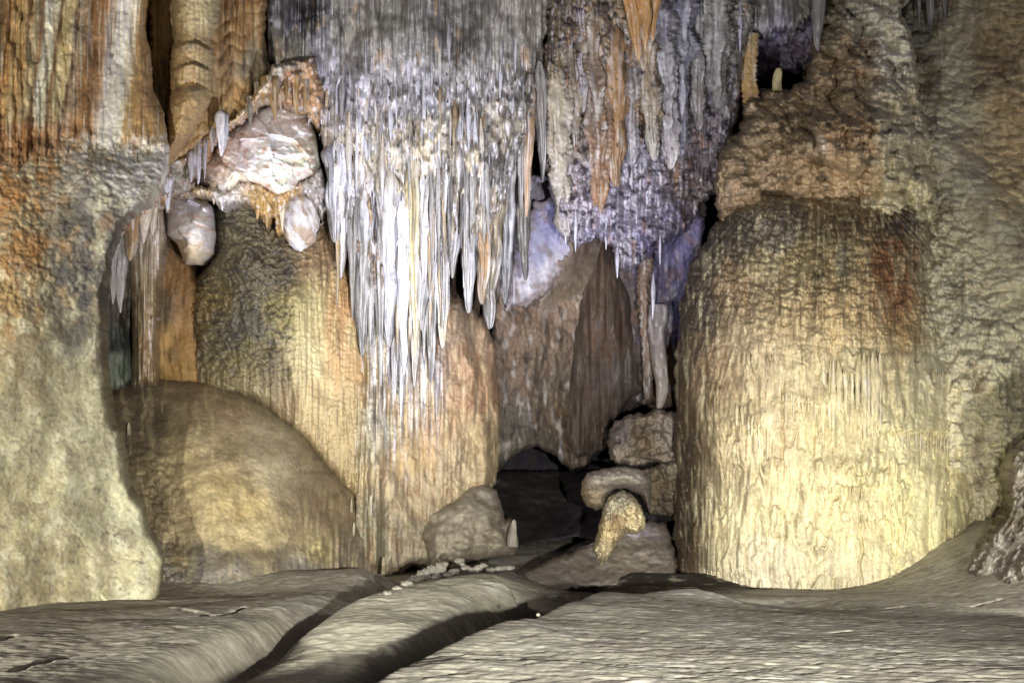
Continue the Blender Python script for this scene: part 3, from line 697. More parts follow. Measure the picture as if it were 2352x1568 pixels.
# brown mound
def d_(U, V, s):
    h = 0.16 * fbm(U / 150, V / 130, 3, 271) + 0.02 * fbm(U / 34, V / 22, 4, 272) + 0.012 * fbm(U / 9, V / 7, 3, 273)
    lft = np.exp(-((U - 360 - 0.12 * (V - 1100)) / 55) ** 2) * sm(980, 1080, V)
    h += lft * (lumps(U, V, 22, 16, 0.12, 274) + 0.05 * fbm(U / 12, V / 12, 3, 276))
    h += flutes(U, V, 18, 160, 0.08, 275) * sm(640, 760, U) * sm(1060, 1160, V)
    h += 0.20 * np.exp(-((U - 490) / 80) ** 2 - ((V - 1180) / 160) ** 2)
    return h
def c_(U, V, s):
    c = palette(U, V, [(300, 900, (104, 84, 60)), (330, 980, (100, 82, 58)), (420, 920, (140, 116, 78)), (540, 920, (146, 120, 78)), (420, 1050, (158, 134, 86)), (520, 1030, (162, 138, 92)), (620, 1000, (164, 146, 106)), (640, 1090, (178, 158, 118)), (500, 1150, (170, 144, 88)), (570, 1160, (176, 146, 84)), (560, 1230, (186, 160, 104)), (430, 1200, (158, 134, 90)), (350, 1180, (112, 92, 62)), (420, 1270, (126, 104, 68), 40), (520, 1280, (116, 98, 76), 40), (620, 1280, (122, 106, 84), 40), (700, 1100, (150, 128, 92)), (760, 1180, (150, 124, 86)), (720, 1260, (166, 142, 94)), (500, 1340, (128, 118, 104), 120), (700, 1330, (130, 120, 106), 110), (800, 1290, (134, 116, 94)), (380, 1340, (124, 114, 98), 100)], amp=26, seed=37, wu=60, wv=90) * 1.05
    c = mix(c, c.mean(1)[:, None] * np.array([1.08, 1.0, 0.86]), 0.12)
    c = stain(c, U, V, (112, 94, 66), 60, 28, 0.05, 0.45, 0.4, 281, 5)
    c = stain(c, U, V, (176, 156, 112), 30, 90, 0.1, 0.5, 0.4, 285, 4)
    c = stain(c, U, V, (196, 176, 124), 16, 70, 0.2, 0.55, 0.35, 282)
    pw = np.exp(-((U - 545) / 85) ** 2) * sm(1060, 1150, V) * sm(1275, 1245, V + 12 * fbm(U / 16, U * 0, 2, 286))
    c = mix(c, lin((190, 166, 112)), 0.6 * pw * sm(-0.2, 0.4, fbm(U / 22, V / 160, 4, 287)))  # lit middle of the mound painted pale, broken by streaks
    band = np.exp(-((V - 1268 - 8 * np.sin(U / 40)) / 14) ** 2) * sm(380, 430, U) * sm(720, 660, U)
    c = mix(c, lin((84, 72, 56)), 0.55 * band)
    c = mix(c, lin((206, 186, 124)), 0.8 * np.exp(-((U - 722) / 30) ** 2 - ((V - 1262) / 34) ** 2) * sm(-0.1, 0.3, fbm(U / 9, V / 16, 3, 283)))
    return c
relief('rock_mound', [(236, 900), (262, 880), (300, 862), (345, 866), (380, 872), (500, 880), (570, 902), (640, 945), (700, 990), (760, 1050), (815, 1105), (835, 1200), (850, 1330), (830, 1400), (600, 1440), (380, 1440), (300, 1300), (240, 1100)],
       [(300, 875, 13.4), (560, 905, 14.0), (760, 1060, 14.2), (300, 1000, 12.6), (450, 1000, 12.55), (620, 1040, 12.8), (500, 1150, 11.9), (340, 1150, 11.8), (700, 1150, 12.7), (825, 1200, 13.75), (500, 1260, 11.55), (380, 1330, 11.0), (600, 1360, 11.0), (820, 1330, 12.9), (600, 1430, 10.6)],
       d_, c_, 'broad smooth brown mound bulging up beside the yellow buttress', 'rock mound', rw=60, rd=lambda U, V: 0.5 * (1 - sm(740, 820, U) * sm(1060, 1140, V)), step=2.6, en=(3, 30), seed=23, rim=2.5)

#@@CENTRE
# ------------------------------------------------------------------ centre
def d_(U, V, s):
    h = 0.22 * fbm(U / 120, V / 300, 3, 301) + flutes(U, V, 15, 260, 0.14, 302, 0.3) * (0.5 + 0.5 * sm(900, 860, U))
    h += 0.10 * fbm(U / 40, V / 60, 4, 303)
    for (ua, va, ub, vb, wd, am) in ((1045, 700, 1120, 1010, 22, 0.22), (1000, 800, 1020, 1000, 26, 0.12), (1105, 800, 1145, 960, 16, 0.12), (1110, 960, 1120, 1110, 16, 0.14), (870, 900, 862, 1300, 13, 0.22), (848, 820, 838, 1330, 9, 0.16), (890, 1090, 975, 1260, 20, 0.14)):
        tt = np.clip((V - va) / (vb - va), 0, 1); ue = ua + (ub - ua) * tt ** 1.2 + 6 * perlin(V / 40, V * 0, 305)
        h += am * np.exp(-((U - ue) / wd) ** 2) * sm(va - 30, va + 20, V) * sm(vb + 30, vb - 20, V)
    h += flutes(U, V, 16, 300, 0.22, 318, 0.2) * sm(1080, 880, V + 60 * fbm(U / 20, U * 0, 2, 319)) * sm(1040, 990, U) * sm(800, 830, U)
    h += ledges(U, V, 30, 0.05, 306, 60, 2.5) * sm(-0.1, 0.3, perlin(U / 60, V / 90, 307))
    return h + 0.015 * fbm(U / 8, V / 10, 3, 304)
def c_(U, V, s):
    c = palette(U, V, [(830, 800, (176, 150, 106)), (860, 1000, (168, 152, 116)), (850, 1200, (150, 138, 110)), (940, 920, (186, 154, 106)), (930, 1050, (186, 152, 100)), (1000, 1000, (192, 152, 104)), (1030, 740, (140, 116, 92)), (1050, 850, (172, 138, 106)), (1100, 900, (166, 126, 90)), (1110, 1020, (186, 160, 116)), (1040, 1060, (180, 156, 120)), (930, 1140, (172, 150, 116)), (920, 1220, (146, 130, 106))], amp=24, seed=41, wu=34, wv=110)
    c = stain(c, U, V, (134, 90, 56), 30, 50, 0.1, 0.5, 0.5, 311)
    c = stain(c, U, V, (214, 194, 146), 10, 130, 0.15, 0.5, 0.4, 312)
    w = sm(1120, 860, V + 90 * fbm(U / 14, V / 200, 2, 314)) * sm(1040, 990, U) * sm(800, 880, U + 20 * fbm(U / 30, V / 90, 3, 320))
    c = mix(c, lin((176, 172, 168)), 0.75 * w * sm(-0.25, 0.2, fbm(U / 9, V / 200, 3, 315)))
    c = mix(c, lin((84, 82, 80)), 0.85 * w * sm(0.0, 0.35, fbm(U / 7, V / 220, 3, 316)))
    c = mix(c, lin((236, 234, 240)), 0.7 * w * sm(0.15, 0.45, fbm(U / 6, V / 160, 3, 317)))
    return stain(c, U, V, (92, 80, 66), 9, 60, 0.3, 0.6, 0.45, 313)
relief('flowstone_pillar', [(800, 640), (960, 600), (1035, 660), (1062, 690), (1110, 730), (1140, 800), (1152, 930), (1143, 1100), (1130, 1150), (1150, 1240), (1050, 1300), (950, 1310), (880, 1340), (825, 1350), (815, 1100), (800, 900)],
       [(830, 700, 14.5), (930, 700, 14.35), (1000, 700, 14.8), (1100, 780, 15.4), (820, 800, 14.45), (850, 1000, 13.95), (960, 1000, 14.4), (1130, 1000, 15.4), (1060, 950, 14.9), (850, 1300, 13.7), (1000, 1250, 14.4)],
       d_, c_, 'broad cream and brown flowstone pillar under the white stalactites', 'flowstone', rw=28, rd=lambda U, V: 0.5 * sm(830, 900, U), step=2.4, en=(16, 30), ev=140, seed=31, mat=FLOW, rim=2.5)

def d_(U, V, s): return 0.17 * fbm(U / 60, V / 50, 3, 321) + 0.015 * fbm(U / 14, V / 14, 3, 322)
def c_(U, V, s):
    c = palette(U, V, [(1090, 1150, (160, 148, 130)), (1010, 1180, (150, 138, 118)), (1120, 1230, (138, 124, 104)), (960, 1220, (136, 122, 100))], amp=20, seed=43)
    return stain(c, U, V, (110, 92, 76), 24, 22, 0.2, 0.55, 0.45, 323)
relief('mud_boulder', [(965, 1170), (1040, 1150), (1075, 1115), (1110, 1106), (1140, 1125), (1156, 1170), (1160, 1196), (1172, 1188), (1184, 1196), (1180, 1225), (1192, 1252), (1180, 1275), (1060, 1290), (990, 1300), (965, 1240)],
       [(980, 1200, 14.0), (1100, 1130, 14.5), (1090, 1190, 13.9), (1170, 1230, 14.1), (1080, 1270, 13.7)], d_, c_, 'rounded grey mud boulder at the foot of the cream pillar', 'boulder', rw=44, rd=0.7, step=2.2, en=(2.5, 18), seed=32)

# curtain of needles
def d_(U, V, s):
    h = 0.30 * fbm(U / 100, V / 200, 4, 331) + flutes(U, V, 7, 400, 0.09, 332, 0.2) + flutes(U, V, 28, 300, 0.16, 333, 0.3)
    low = sm(90, 240, V + 30 * fbm(U / 60, V / 60, 2, 336))
    h += low * (0.10 * fbm(U / 26, V / 60, 4, 334) + 0.32 * sm(90, 420, V) + np.maximum(0, perlin(U / 15, V / 52, 335)) * 0.22 + np.maximum(0, perlin(U / 8, V / 30, 338)) * 0.13)
    return h + 0.012 * fbm(U / 7, V / 20, 3, 337)
def c_(U, V, s):
    c = palette(U, V, [(640, 60, (140, 136, 136)), (700, 40, (60, 58, 62)), (720, 110, (150, 148, 150)), (800, 60, (150, 142, 126)), (900, 60, (138, 132, 120)), (1000, 60, (112, 108, 102)), (1080, 80, (120, 116, 108)), (1180, 80, (150, 142, 128)), (1220, 200, (140, 132, 122)), (660, 150, (208, 190, 170)), (700, 200, (200, 150, 96)), (740, 190, (196, 192, 200)), (800, 220, (206, 202, 210)), (900, 190, (204, 198, 196)), (1000, 230, (190, 188, 192)), (1080, 230, (178, 172, 166)), (800, 330, (222, 206, 186)), (900, 330, (220, 206, 186)), (1000, 330, (222, 204, 176)), (1100, 300, (214, 196, 170)), (800, 450, (196, 190, 194)), (850, 470, (170, 140, 104)), (950, 430, (222, 206, 178)), (1050, 420, (216, 196, 164)), (1150, 380, (120, 114, 106)), (900, 560, (190, 184, 180)), (840, 600, (150, 120, 96))], amp=26, seed=45, wu=14, wv=110)
    m = sm(90, 200, V + 40 * fbm(U / 24, V / 50, 3, 340))
    c = mix(c, mix(c, lin((232, 230, 238)), 0.75 * sm(0.05, 0.4, fbm(U / 8, V / 45, 3, 341))), m)
    c = stain(c, U, V, (200, 150, 92), 26, 90, 0.34, 0.65, 0.5, 342)
    c = stain(c, U, V, (128, 124, 120), 46, 90, 0.05, 0.4, 0.55, 346, 4)
    c = stain(c, U, V, (70, 66, 66), 5, 160, 0.12, 0.5, 0.6, 343)
    c = mix(c, lin((190, 184, 172)), 0.5 * (1 - m) * sm(0.1, 0.5, fbm(U / 4, V / 240, 3, 345)))
    c = mix(c, lin((36, 34, 38)), 0.92 * np.exp(-((U - 715) / 70) ** 2 - ((V - 40) / 48) ** 2) * sm(-0.25, 0.1, fbm(U / 22, V / 26, 4, 347)))
    return mix(c, lin((40, 36, 36)), 0.85 * sm(0.3, 0.55, fbm(U / 9, V / 20, 3, 344)) * (0.25 + 0.75 * m))
relief('needle_curtain', [(600, -330), (1262, -330), (1262, 20), (1250, 120), (1232, 240), (1205, 330), (1190, 380), (1160, 470), (1120, 540), (1060, 560), (1030, 640), (980, 620), (930, 640), (870, 690), (830, 660), (806, 590), (770, 520), (752, 420), (736, 330), (735, 290), (700, 262), (690, 200), (630, 165), (606, 110)],
       [(620, -300, 14.0), (1250, -300, 14.6), (900, -300, 13.9), (640, 150, 14.3), (760, 250, 14.3), (900, 100, 14.4), (900, 300, 14.4), (1230, 200, 15.0), (1100, 350, 14.6), (900, 500, 14.5), (1000, 600, 14.6)],
       d_, c_, 'great curtain of grey and white stone needles at top centre', 'flowstone curtain', rw=24, rd=0.5, step=2.2, en=(9, 12), ev=40, seed=33, mat=WET, rim=2.5)

def ORDN(k):
    ones = ['', 'first', 'second', 'third', 'fourth', 'fifth', 'sixth', 'seventh', 'eighth', 'ninth', 'tenth', 'eleventh', 'twelfth', 'thirteenth', 'fourteenth', 'fifteenth', 'sixteenth', 'seventeenth', 'eighteenth', 'nineteenth']
    k += 1
    if k < 20: return ones[k]
    t = ['twent', 'thirt', 'fort', 'fift'][k // 10 - 2]
    return t + 'ieth' if k % 10 == 0 else t + 'y ' + ones[k % 10]
ORD = [ORDN(k) for k in range(59)]
W_, CR, GY, OR, DK = (212, 210, 220), (216, 196, 160), (136, 130, 122), (190, 138, 82), (78, 72, 70)
LONG = [  # u, v0, v1, w, depth, colours, phrase
    (775, 380, 560, 44, 13.7, (W_, W_, GY), 'knobbly white stalactite at the left end of the white cluster'),
    (783, 540, 640, 22, 13.8, (W_, (190, 180, 170)), 'short white stalactite below the knobbly one beside the brown wall'),
    (812, 430, 640, 34, 13.9, (CR, W_, GY), 'cream stalactite with white tip, second from the cluster left end'),
    (838, 470, 820, 40, 14.1, (W_, GY, DK), 'long dark grey stalactite left of the two brightest white ones'),
    (862, 560, 905, 34, 14.1, ((180, 150, 118), GY, (110, 108, 104)), 'grey stalactite with brown root in the middle of the cluster'),
    (888, 430, 800, 46, 13.8, (CR, W_, W_, GY), 'thick white stalactite whose grey tip parts from its neighbours'),
    (905, 600, 960, 30, 14.1, (GY, (120, 116, 108), (160, 152, 134)), 'lowest reaching grey stalactite touching the cream pillar'),
    (928, 480, 862, 30, 13.7, (W_, (240, 240, 250), W_), 'brightest thin white stalactite ending over the cream pillar'),
    (948, 420, 890, 30, 13.9, (CR, (206, 180, 110), GY), 'slender yellow streaked stalactite right of the brightest white one'),
    (972, 380, 760, 46, 13.8, (CR, W_, GY), 'wide white stalactite with speckled front near the cluster centre'),
    (990, 560, 880, 26, 14.0, (W_, GY, (120, 116, 110)), 'narrow grey white stalactite with forked looking tip'),
    (1012, 400, 800, 38, 13.9, (CR, W_, CR), 'white stalactite bent towards the brown rock at its tip'),
    (1046, 380, 640, 36, 14.1, (CR, W_, GY), 'cream topped stalactite over the dark hole'),
    (1076, 400, 720, 40, 14.2, (W_, (200, 196, 200), GY), 'tapering striped white and grey stalactite above the black hole'),
    (1100, 360, 700, 50, 14.4, (CR, OR, (150, 120, 84)), 'broad orange brown stalactite beside the striped one'),
    (1130, 330, 756, 56, 14.5, (CR, (150, 130, 100), (96, 92, 88)), 'largest grey brown wedge shaped stalactite right of the cluster'),
    (1160, 380, 700, 38, 14.6, (GY, (88, 88, 92), (92, 90, 92)), 'smooth dark grey stalactite at the right end of the cluster'),
    (1200, 440, 645, 26, 14.9, (CR, GY, DK), 'thin grey stalactite hanging before the pale blue slab'),
    (1216, 230, 500, 24, 14.6, (GY, OR, OR), 'thin orange pointed stalactite in the dark slit'),
    (1196, 300, 480, 22, 14.6, (GY, (150, 140, 140)), 'thin grey stalactite left of the orange pointed one'),
    (1240, 200, 420, 24, 14.8, (GY, (170, 160, 150), DK), 'thin grey stalactite right of the orange pointed one'),
]
for k, (u, v0, v1, w, d, cs, ph) in enumerate(LONG):
    vt = v0 - 60
    if k < 12: dt = depth_at('needle_curtain', u, min(vt, 560), d) + w * 0.42 * d / F; d = min(d + 0.25, dt - 0.02)
    else: dt = d + 0.2
    drip('stalactite', u, vt, v1, w * 1.15, dt, cs, ph, group='long stalactites of the central cluster', mat=WET, seed=400 + k, power=0.55, flute=0.5, d1=d + 0.1, u1=u + (k % 3 - 1) * 6, rough=0.10, segs=48, spindle=0.16, fq=4.2, flat=0.85, stripe=0.7)
# slender spikes filling the gaps between the long ones
rng = random.Random(3)
GAPS = sorted((rng.uniform(772, 1120), rng.uniform(-1, 1)) for _ in range(38))
for k, (u, r) in enumerate(GAPS):
    low = 630 + 270 * math.exp(-((u - 905) / 80) ** 2) + r * 90 - (60 if u > 1030 else 0)
    v0 = low - rng.uniform(170, 330); w = rng.uniform(11, 21)
    dt = depth_at('needle_curtain', u, min(v0, 540), 14.2) + 0.03
    q = rng.random() * 0.75 + 0.25
    cs = ((CR, W_, W_) if q < 0.45 else ((GY, (176, 172, 170), GY) if q < 0.75 else ((CR, (196, 160, 110), GY) if q < 0.88 else (GY, DK, DK))))
    drip('stalactite', u, v0, low, w, dt, cs, 'slender %s spike, %s from left among the long central stalactites' % ('white' if q < 0.45 else ('grey' if q < 0.75 else ('tan' if q < 0.88 else 'dark grey')), ORDN(k)), group='slender spikes among the long stalactites', mat=WET, seed=1200 + k, power=0.6, flute=0.35, d1=dt - 0.12, u1=u + rng.uniform(-7, 7), rough=0.12, segs=22, spindle=0.35, fq=2.8, stripe=0.5)

# shorter white stalactites on the curtain, tier after tier
rng = random.Random(7)
tiers = [(690, 1210, 200, 75, 10, 30), (745, 1190, 290, 95, 13, 26), (760, 1130, 385, 110, 16, 22), (780, 1060, 480, 140, 19, 18), (640, 740, 235, 50, 11, 8)]
TN = ['topmost', 'second', 'third', 'lowest', 'left corner']
for ti, (ua, ub, vm, L, w, n) in enumerate(tiers):
    for k in range(n):
        u = ua + (ub - ua) * (k + 0.5) / n + rng.uniform(-4, 4)
        v1 = vm + rng.uniform(-55, 55) + (20 if 780 < u < 1000 else 0)
        ln = L * rng.uniform(0.4, 1.6)
        ww = w * rng.uniform(0.45, 1.5)
        r = rng.random()
        cs = (W_, W_) if r < 0.5 else ((CR, W_) if r < 0.75 else ((GY, (190, 186, 190)) if r < 0.9 else (OR, CR)))
        dd = depth_at('needle_curtain', u, v1 - ln * 0.8, 14.4) + 0.02
        d2 = min(depth_at('needle_curtain', u, v1, 14.4) - 0.02, dd + 0.02)
        cn = 'white' if r < 0.5 else ('cream' if r < 0.75 else ('grey' if r < 0.9 else 'orange'))
        drip('stalactite', u, v1 - ln, v1, ww, dd, cs, 'small %s stalactite, %s from left in the %s row on the needle curtain' % (cn, ORD[k], TN[ti]),
             group='small stalactites on the needle curtain', mat=WET, seed=500 + ti * 50 + k, power=0.7, flute=0.3, rough=0.2, segs=14, u1=u + rng.uniform(-4, 4), spindle=0.5, d1=d2, stripe=0.3)

# ------------------------------------------------------------------ recess behind the centre
def d_(U, V, s):
    return 0.30 * fbm(U / 90, V / 130, 4, 351) + flutes(U, V, 22, 160, 0.10, 352) * sm(500, 700, V) + 0.03 * fbm(U / 12, V / 18, 3, 353)
def c_(U, V, s):
    c = palette(U, V, [(1220, 600, (186, 182, 196)), (1250, 650, (196, 190, 196)), (1270, 540, (170, 166, 190)), (1300, 700, (150, 122, 100)), (1200, 720, (140, 112, 90)), (1240, 780, (140, 116, 94)), (1200, 850, (140, 116, 96)), (1260, 900, (130, 112, 94)), (1190, 1000, (118, 108, 96)), (1290, 960, (118, 92, 66)), (1240, 1020, (100, 90, 78)), (1450, 700, (100, 86, 84)), (1460, 850, (104, 88, 80)), (1520, 700, (96, 92, 124)), (1530, 560, (110, 104, 140)), (1450, 950, (84, 76, 74)), (1400, 1000, (84, 76, 70)), (1540, 900, (130, 104, 84))], amp=22, seed=47, wu=40, wv=70) * (1 - 0.35 * sm(640, 800, V))[:, None]  # lower half darkened: shade of the recess painted into the colour
    c = stain(c, U, V, (124, 92, 70), 40, 50, 0.15, 0.5, 0.4, 361)
    c = stain(c, U, V, (186, 180, 176), 18, 50, 0.2, 0.55, 0.4, 362)
    return stain(c, U, V, (52, 46, 46), 20, 40, 0.2, 0.55, 0.6, 363)
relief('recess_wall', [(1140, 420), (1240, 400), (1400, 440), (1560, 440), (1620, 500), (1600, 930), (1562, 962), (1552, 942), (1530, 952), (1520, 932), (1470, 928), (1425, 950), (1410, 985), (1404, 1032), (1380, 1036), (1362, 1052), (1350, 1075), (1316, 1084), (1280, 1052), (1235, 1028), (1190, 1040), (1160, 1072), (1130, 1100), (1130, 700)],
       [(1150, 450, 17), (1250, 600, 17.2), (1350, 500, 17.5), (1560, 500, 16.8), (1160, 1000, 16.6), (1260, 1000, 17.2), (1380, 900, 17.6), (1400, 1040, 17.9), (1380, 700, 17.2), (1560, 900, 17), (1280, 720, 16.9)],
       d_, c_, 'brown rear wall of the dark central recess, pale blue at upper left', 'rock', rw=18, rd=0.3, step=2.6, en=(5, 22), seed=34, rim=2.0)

def d_(U, V, s): return flutes(U, V, 26, 500, 0.10, 371, 0.2) + 0.10 * fbm(U / 50, V / 200, 3, 372) + 0.01 * fbm(U / 9, V / 14, 3, 373)
def c_(U, V, s):
    c = palette(U, V, [(1370, 620, (100, 78, 62)), (1360, 780, (100, 72, 54)), (1400, 800, (92, 68, 52)), (1370, 950, (86, 68, 56)), (1330, 800, (84, 70, 62)), (1430, 850, (92, 80, 76))], amp=16, seed=49, wu=16, wv=200) * 0.8
    c = stain(c, U, V, (70, 58, 52), 12, 160, 0.05, 0.5, 0.6, 374)
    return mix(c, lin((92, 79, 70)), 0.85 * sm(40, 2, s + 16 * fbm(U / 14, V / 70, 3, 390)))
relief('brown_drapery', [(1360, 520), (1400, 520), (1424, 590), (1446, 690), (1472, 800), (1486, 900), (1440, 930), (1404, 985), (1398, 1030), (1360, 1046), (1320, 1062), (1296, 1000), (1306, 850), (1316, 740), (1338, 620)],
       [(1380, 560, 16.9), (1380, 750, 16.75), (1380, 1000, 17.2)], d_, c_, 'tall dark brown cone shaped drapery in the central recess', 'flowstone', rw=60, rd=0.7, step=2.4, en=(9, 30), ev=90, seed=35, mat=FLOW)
def d_(U, V, s): return 0.06 * fbm(U / 50, V / 70, 3, 375) + 0.01 * fbm(U / 12, V / 12, 3, 376)
def c_(U, V, s):
    c = palette(U, V, [(1200, 680, (200, 196, 206)), (1230, 560, (170, 168, 196)), (1280, 520, (150, 146, 186)), (1260, 640, (198, 192, 204))], amp=20, seed=50)
    c = mix(c, lin((128, 112, 108)), 0.9 * sm(34, 2, s + 14 * fbm(U / 18, V / 18, 3, 379)))
    return stain(c, U, V, (150, 132, 122), 30, 40, 0.1, 0.5, 0.6, 377)
relief('pale_slab', [(1160, 712), (1172, 620), (1196, 540), (1230, 460), (1290, 450), (1340, 500), (1345, 560), (1310, 610), (1262, 660), (1240, 690), (1190, 706)],
       [(1180, 690, 16.2), (1250, 560, 16.5), (1320, 520, 16.7), (1260, 650, 16.5)], d_, c_, 'smooth pale blue rock slab behind the thin stalactites', 'rock', rw=14, rd=0.1, step=2.4, en=(12, 26), seed=43, mat=MARB, rim=1)
def c_(U, V, s):
    c = stain(palette(U, V, [(1260, 670, (116, 98, 78)), (1330, 580, (100, 82, 70))], amp=10, seed=51), U, V, (80, 64, 54), 14, 40, 0.1, 0.5, 0.6, 378)
    return mix(c, lin((134, 116, 104)), 0.85 * sm(30, 2, s + 14 * fbm(U / 14, V / 20, 3, 380)))
relief('brown_fin', [(1234, 706), (1258, 645), (1296, 586), (1326, 520), (1392, 510), (1390, 640), (1340, 700), (1290, 730), (1256, 722)],
       [(1240, 700, 16.75), (1300, 700, 17.0), (1300, 600, 16.6), (1380, 560, 16.95), (1370, 680, 17.1)], d_, c_, 'brown rock fin slanting across the pale blue slab', 'rock', rw=10, rd=0.06, step=2.2, en=(13, 24), seed=44, mat=FLOW, rim=0.8)

# ------------------------------------------------------------------ right of centre: ribbed columns
def d_(U, V, s):
    h = 0.2 * fbm(U / 90, V / 200, 3, 381) + flutes(U, V, 20, 200, 0.14, 382, 0.3) + 0.06 * rings(V, U, 15, 0.5, 383, 16) * sm(0.0, 0.4, perlin(U / 30, V / 120, 384)) + lumps(U, V, 15, 22, 0.10, 388) + lumps(U, V, 7, 11, 0.04, 389)
    h += 0.10 * fbm(U / 24, V / 30, 4, 385) * sm(60, 200, V) + sm(420, 560, V) * lumps(U, V, 30, 36, 0.16, 386)
    return h + 0.015 * fbm(U / 8, V / 12, 3, 387)
def c_(U, V, s):
    c = palette(U, V, [(1290, 60, (112, 98, 78)), (1330, 80, (150, 124, 96)), (1400, 60, (160, 136, 104)), (1300, 300, (150, 134, 116)), (1380, 250, (140, 108, 82)), (1440, 250, (150, 116, 84)), (1450, 360, (150, 146, 160)), (1540, 200, (150, 148, 156)), (1600, 80, (150, 146, 140)), (1640, 200, (120, 114, 114)), (1660, 100, (148, 142, 130)), (1620, 300, (120, 110, 112)), (1320, 470, (170, 160, 170)), (1400, 530, (146, 142, 166)), (1460, 480, (150, 142, 160)), (1480, 560, (118, 112, 152)), (1540, 520, (112, 104, 128)), (1600, 420, (112, 96, 92)), (1440, 570, (176, 172, 184))], amp=22, seed=51, wu=18, wv=80)
    c = stain(c, U, V, (214, 210, 220), 8, 40, 0.18, 0.5, 0.55, 391)
    c = stain(c, U, V, (164, 108, 58), 16, 90, 0.2, 0.55, 0.5, 392)
    c = stain(c, U, V, (70, 64, 72), 26, 46, 0.0, 0.4, 0.6, 394)
    return stain(c, U, V, (40, 36, 40), 18, 16, 0.12, 0.45, 0.85, 393)
relief('ribbed_wall', [(1236, -330), (1740, -330), (1735, 60), (1715, 110), (1702, 240), (1680, 330), (1665, 430), (1615, 470), (1590, 520), (1530, 560), (1470, 610), (1430, 625), (1404, 570), (1376, 545), (1330, 570), (1290, 540), (1262, 440), (1236, 300), (1226, 200), (1255, 80)],
       [(1250, -300, 15), (1700, -300, 15.6), (1260, 200, 15.3), (1450, 200, 15.4), (1690, 200, 16.2), (1300, 450, 15.3), (1450, 450, 15.5), (1600, 450, 16.4), (1430, 600, 15.4)],
       d_, c_, 'dark wall of ribbed dripstone right of the needle curtain', 'flowstone', rw=22, rd=0.5, step=2.3, en=(8, 14), ev=22, seed=36, mat=WET, rim=2.5)

RIB = [
    (1266, 210, 545, 44, 14.6, ((180, 160, 130), (190, 174, 150), (150, 140, 140)), 16, 1300, 'cream ribbed column leaning right along the dark slit'),
    (1308, 150, 420, 38, 14.7, ((120, 104, 86), (150, 130, 104), (90, 80, 72)), 12, 1316, 'dark ribbed column between the cream and the reddish ribbed ones'),
    (1362, 80, 500, 50, 14.55, ((160, 130, 100), (124, 98, 76), (168, 112, 66)), 13, 1380, 'long reddish brown ribbed column ending in an orange tip'),
    (1345, 70, 260, 24, 14.7, ((190, 184, 190), (170, 160, 160)), 11, 1342, 'thin whitish ribbed column beside the reddish one'),
    (1410, 120, 430, 42, 14.8, ((150, 116, 80), (170, 124, 72), (160, 120, 84)), 60, 1416, 'smooth ochre column right of the reddish ribbed one'),
    (1450, 170, 380, 40, 14.9, ((110, 100, 92), (126, 112, 104), (150, 146, 156)), 18, 1450, 'gnarled grey column right of the ochre one'),
    (1482, 140, 370, 34, 14.6, ((168, 136, 98), (164, 140, 112), (180, 172, 164)), 15, 1500, 'pale ribbed column under the orange draperies'),
    (1520, 60, 390, 44, 14.7, ((160, 156, 160), (150, 144, 146), (160, 152, 150)), 22, 1540, 'smooth grey column tapering down past the orange draperies'),
    (1562, 30, 360, 40, 15.0, ((140, 138, 146), (128, 126, 140)), 10, 1566, 'tall bluish grey ribbed column right of the smooth grey one'),
    (1604, 20, 300, 40, 15.3, ((146, 140, 134), (120, 112, 108)), 12, 1604, 'short grey ribbed column near the dark upper hollow'),
    (1645, 10, 250, 44, 15.6, ((150, 144, 132), (120, 116, 112)), 12, 1645, 'wide grey ribbed column left of the small orange pillar'),
]
for k, (u, v0, v1, w, d, cs, rp, u1, ph) in enumerate(RIB):
    da = depth_at('ribbed_wall', u, v0 + 20, d); db = depth_at('ribbed_wall', (u + u1) / 2, (v0 + v1) / 2, d); dz = 2 * db - da
    drip('ribbed_column', u, v0 - 60, v1, w * 1.35, da + 0.06, cs, ph, 'column', 'ribbed columns right of the curtain', WET, seed=800 + k, u1=u1, power=0.38, ring=0.10 if rp < 30 else 0.03, ringp=rp, flute=0.34, rough=0.32, segs=36, speck=0.6, d1=min(da, dz) + 0.03, spindle=0.12, stripe=0.35, flat=0.9)
for k, (u, v0, v1, w, d, u1, ph) in enumerate([(1440, -120, 140, 46, 14.2, 1470, 'left orange hanging drapery at the top edge'), (1478, -120, 118, 40, 14.1, 1486, 'middle orange hanging drapery at the top edge'), (1506, -120, 96, 44, 14.2, 1496, 'right orange hanging drapery at the top edge')]):
    drip('drapery', u, v0, v1, w, d, ((176, 122, 60), (190, 134, 66), (176, 128, 72)), ph, 'stalactite', 'orange draperies at the top', FLOW, seed=840 + k, u1=u1, power=0.5, flute=0.35, rough=0.05, segs=30, speck=0.1)
SM = [(1300, 470, 560, 16), (1322, 500, 580, 14), (1450, 400, 475, 14), (1462, 480, 530, 12), (1470, 390, 440, 12), (1486, 420, 490, 12), (1366, 480, 540, 12), (1512, 470, 540, 11), (1500, 650, 735, 14), (1516, 560, 610, 10), (1418, 590, 640, 14), (1392, 530, 575, 12), (1640, 60, 170, 14), (1700, 30, 120, 16), (1180, 640, 700, 9)]
for k, (u, v0, v1, w) in enumerate(SM):
    drip('stalactite', u, v0 - 25, v1, w * 0.9, depth_at('ribbed_wall', u, min(v0 - 20, 540), 15.3), ((150, 146, 160), (206, 202, 220)), 'small pale blue stalactite, %s from left below the ribbed columns' % ORD[sorted(a[0] for a in SM).index(u)], group='small bluish stalactites', mat=WET, seed=860 + k, power=0.65, flute=0.25, segs=14, spindle=0.4)
drip('stalactite', 1512, 700, 940, 44, 16.2, ((112, 100, 104), (130, 116, 112), (150, 138, 128)), 'thick smooth grey stalactite hanging over the black hole', seed=890, power=0.35, flute=0.1, u1=1516, rough=0.07, segs=24)
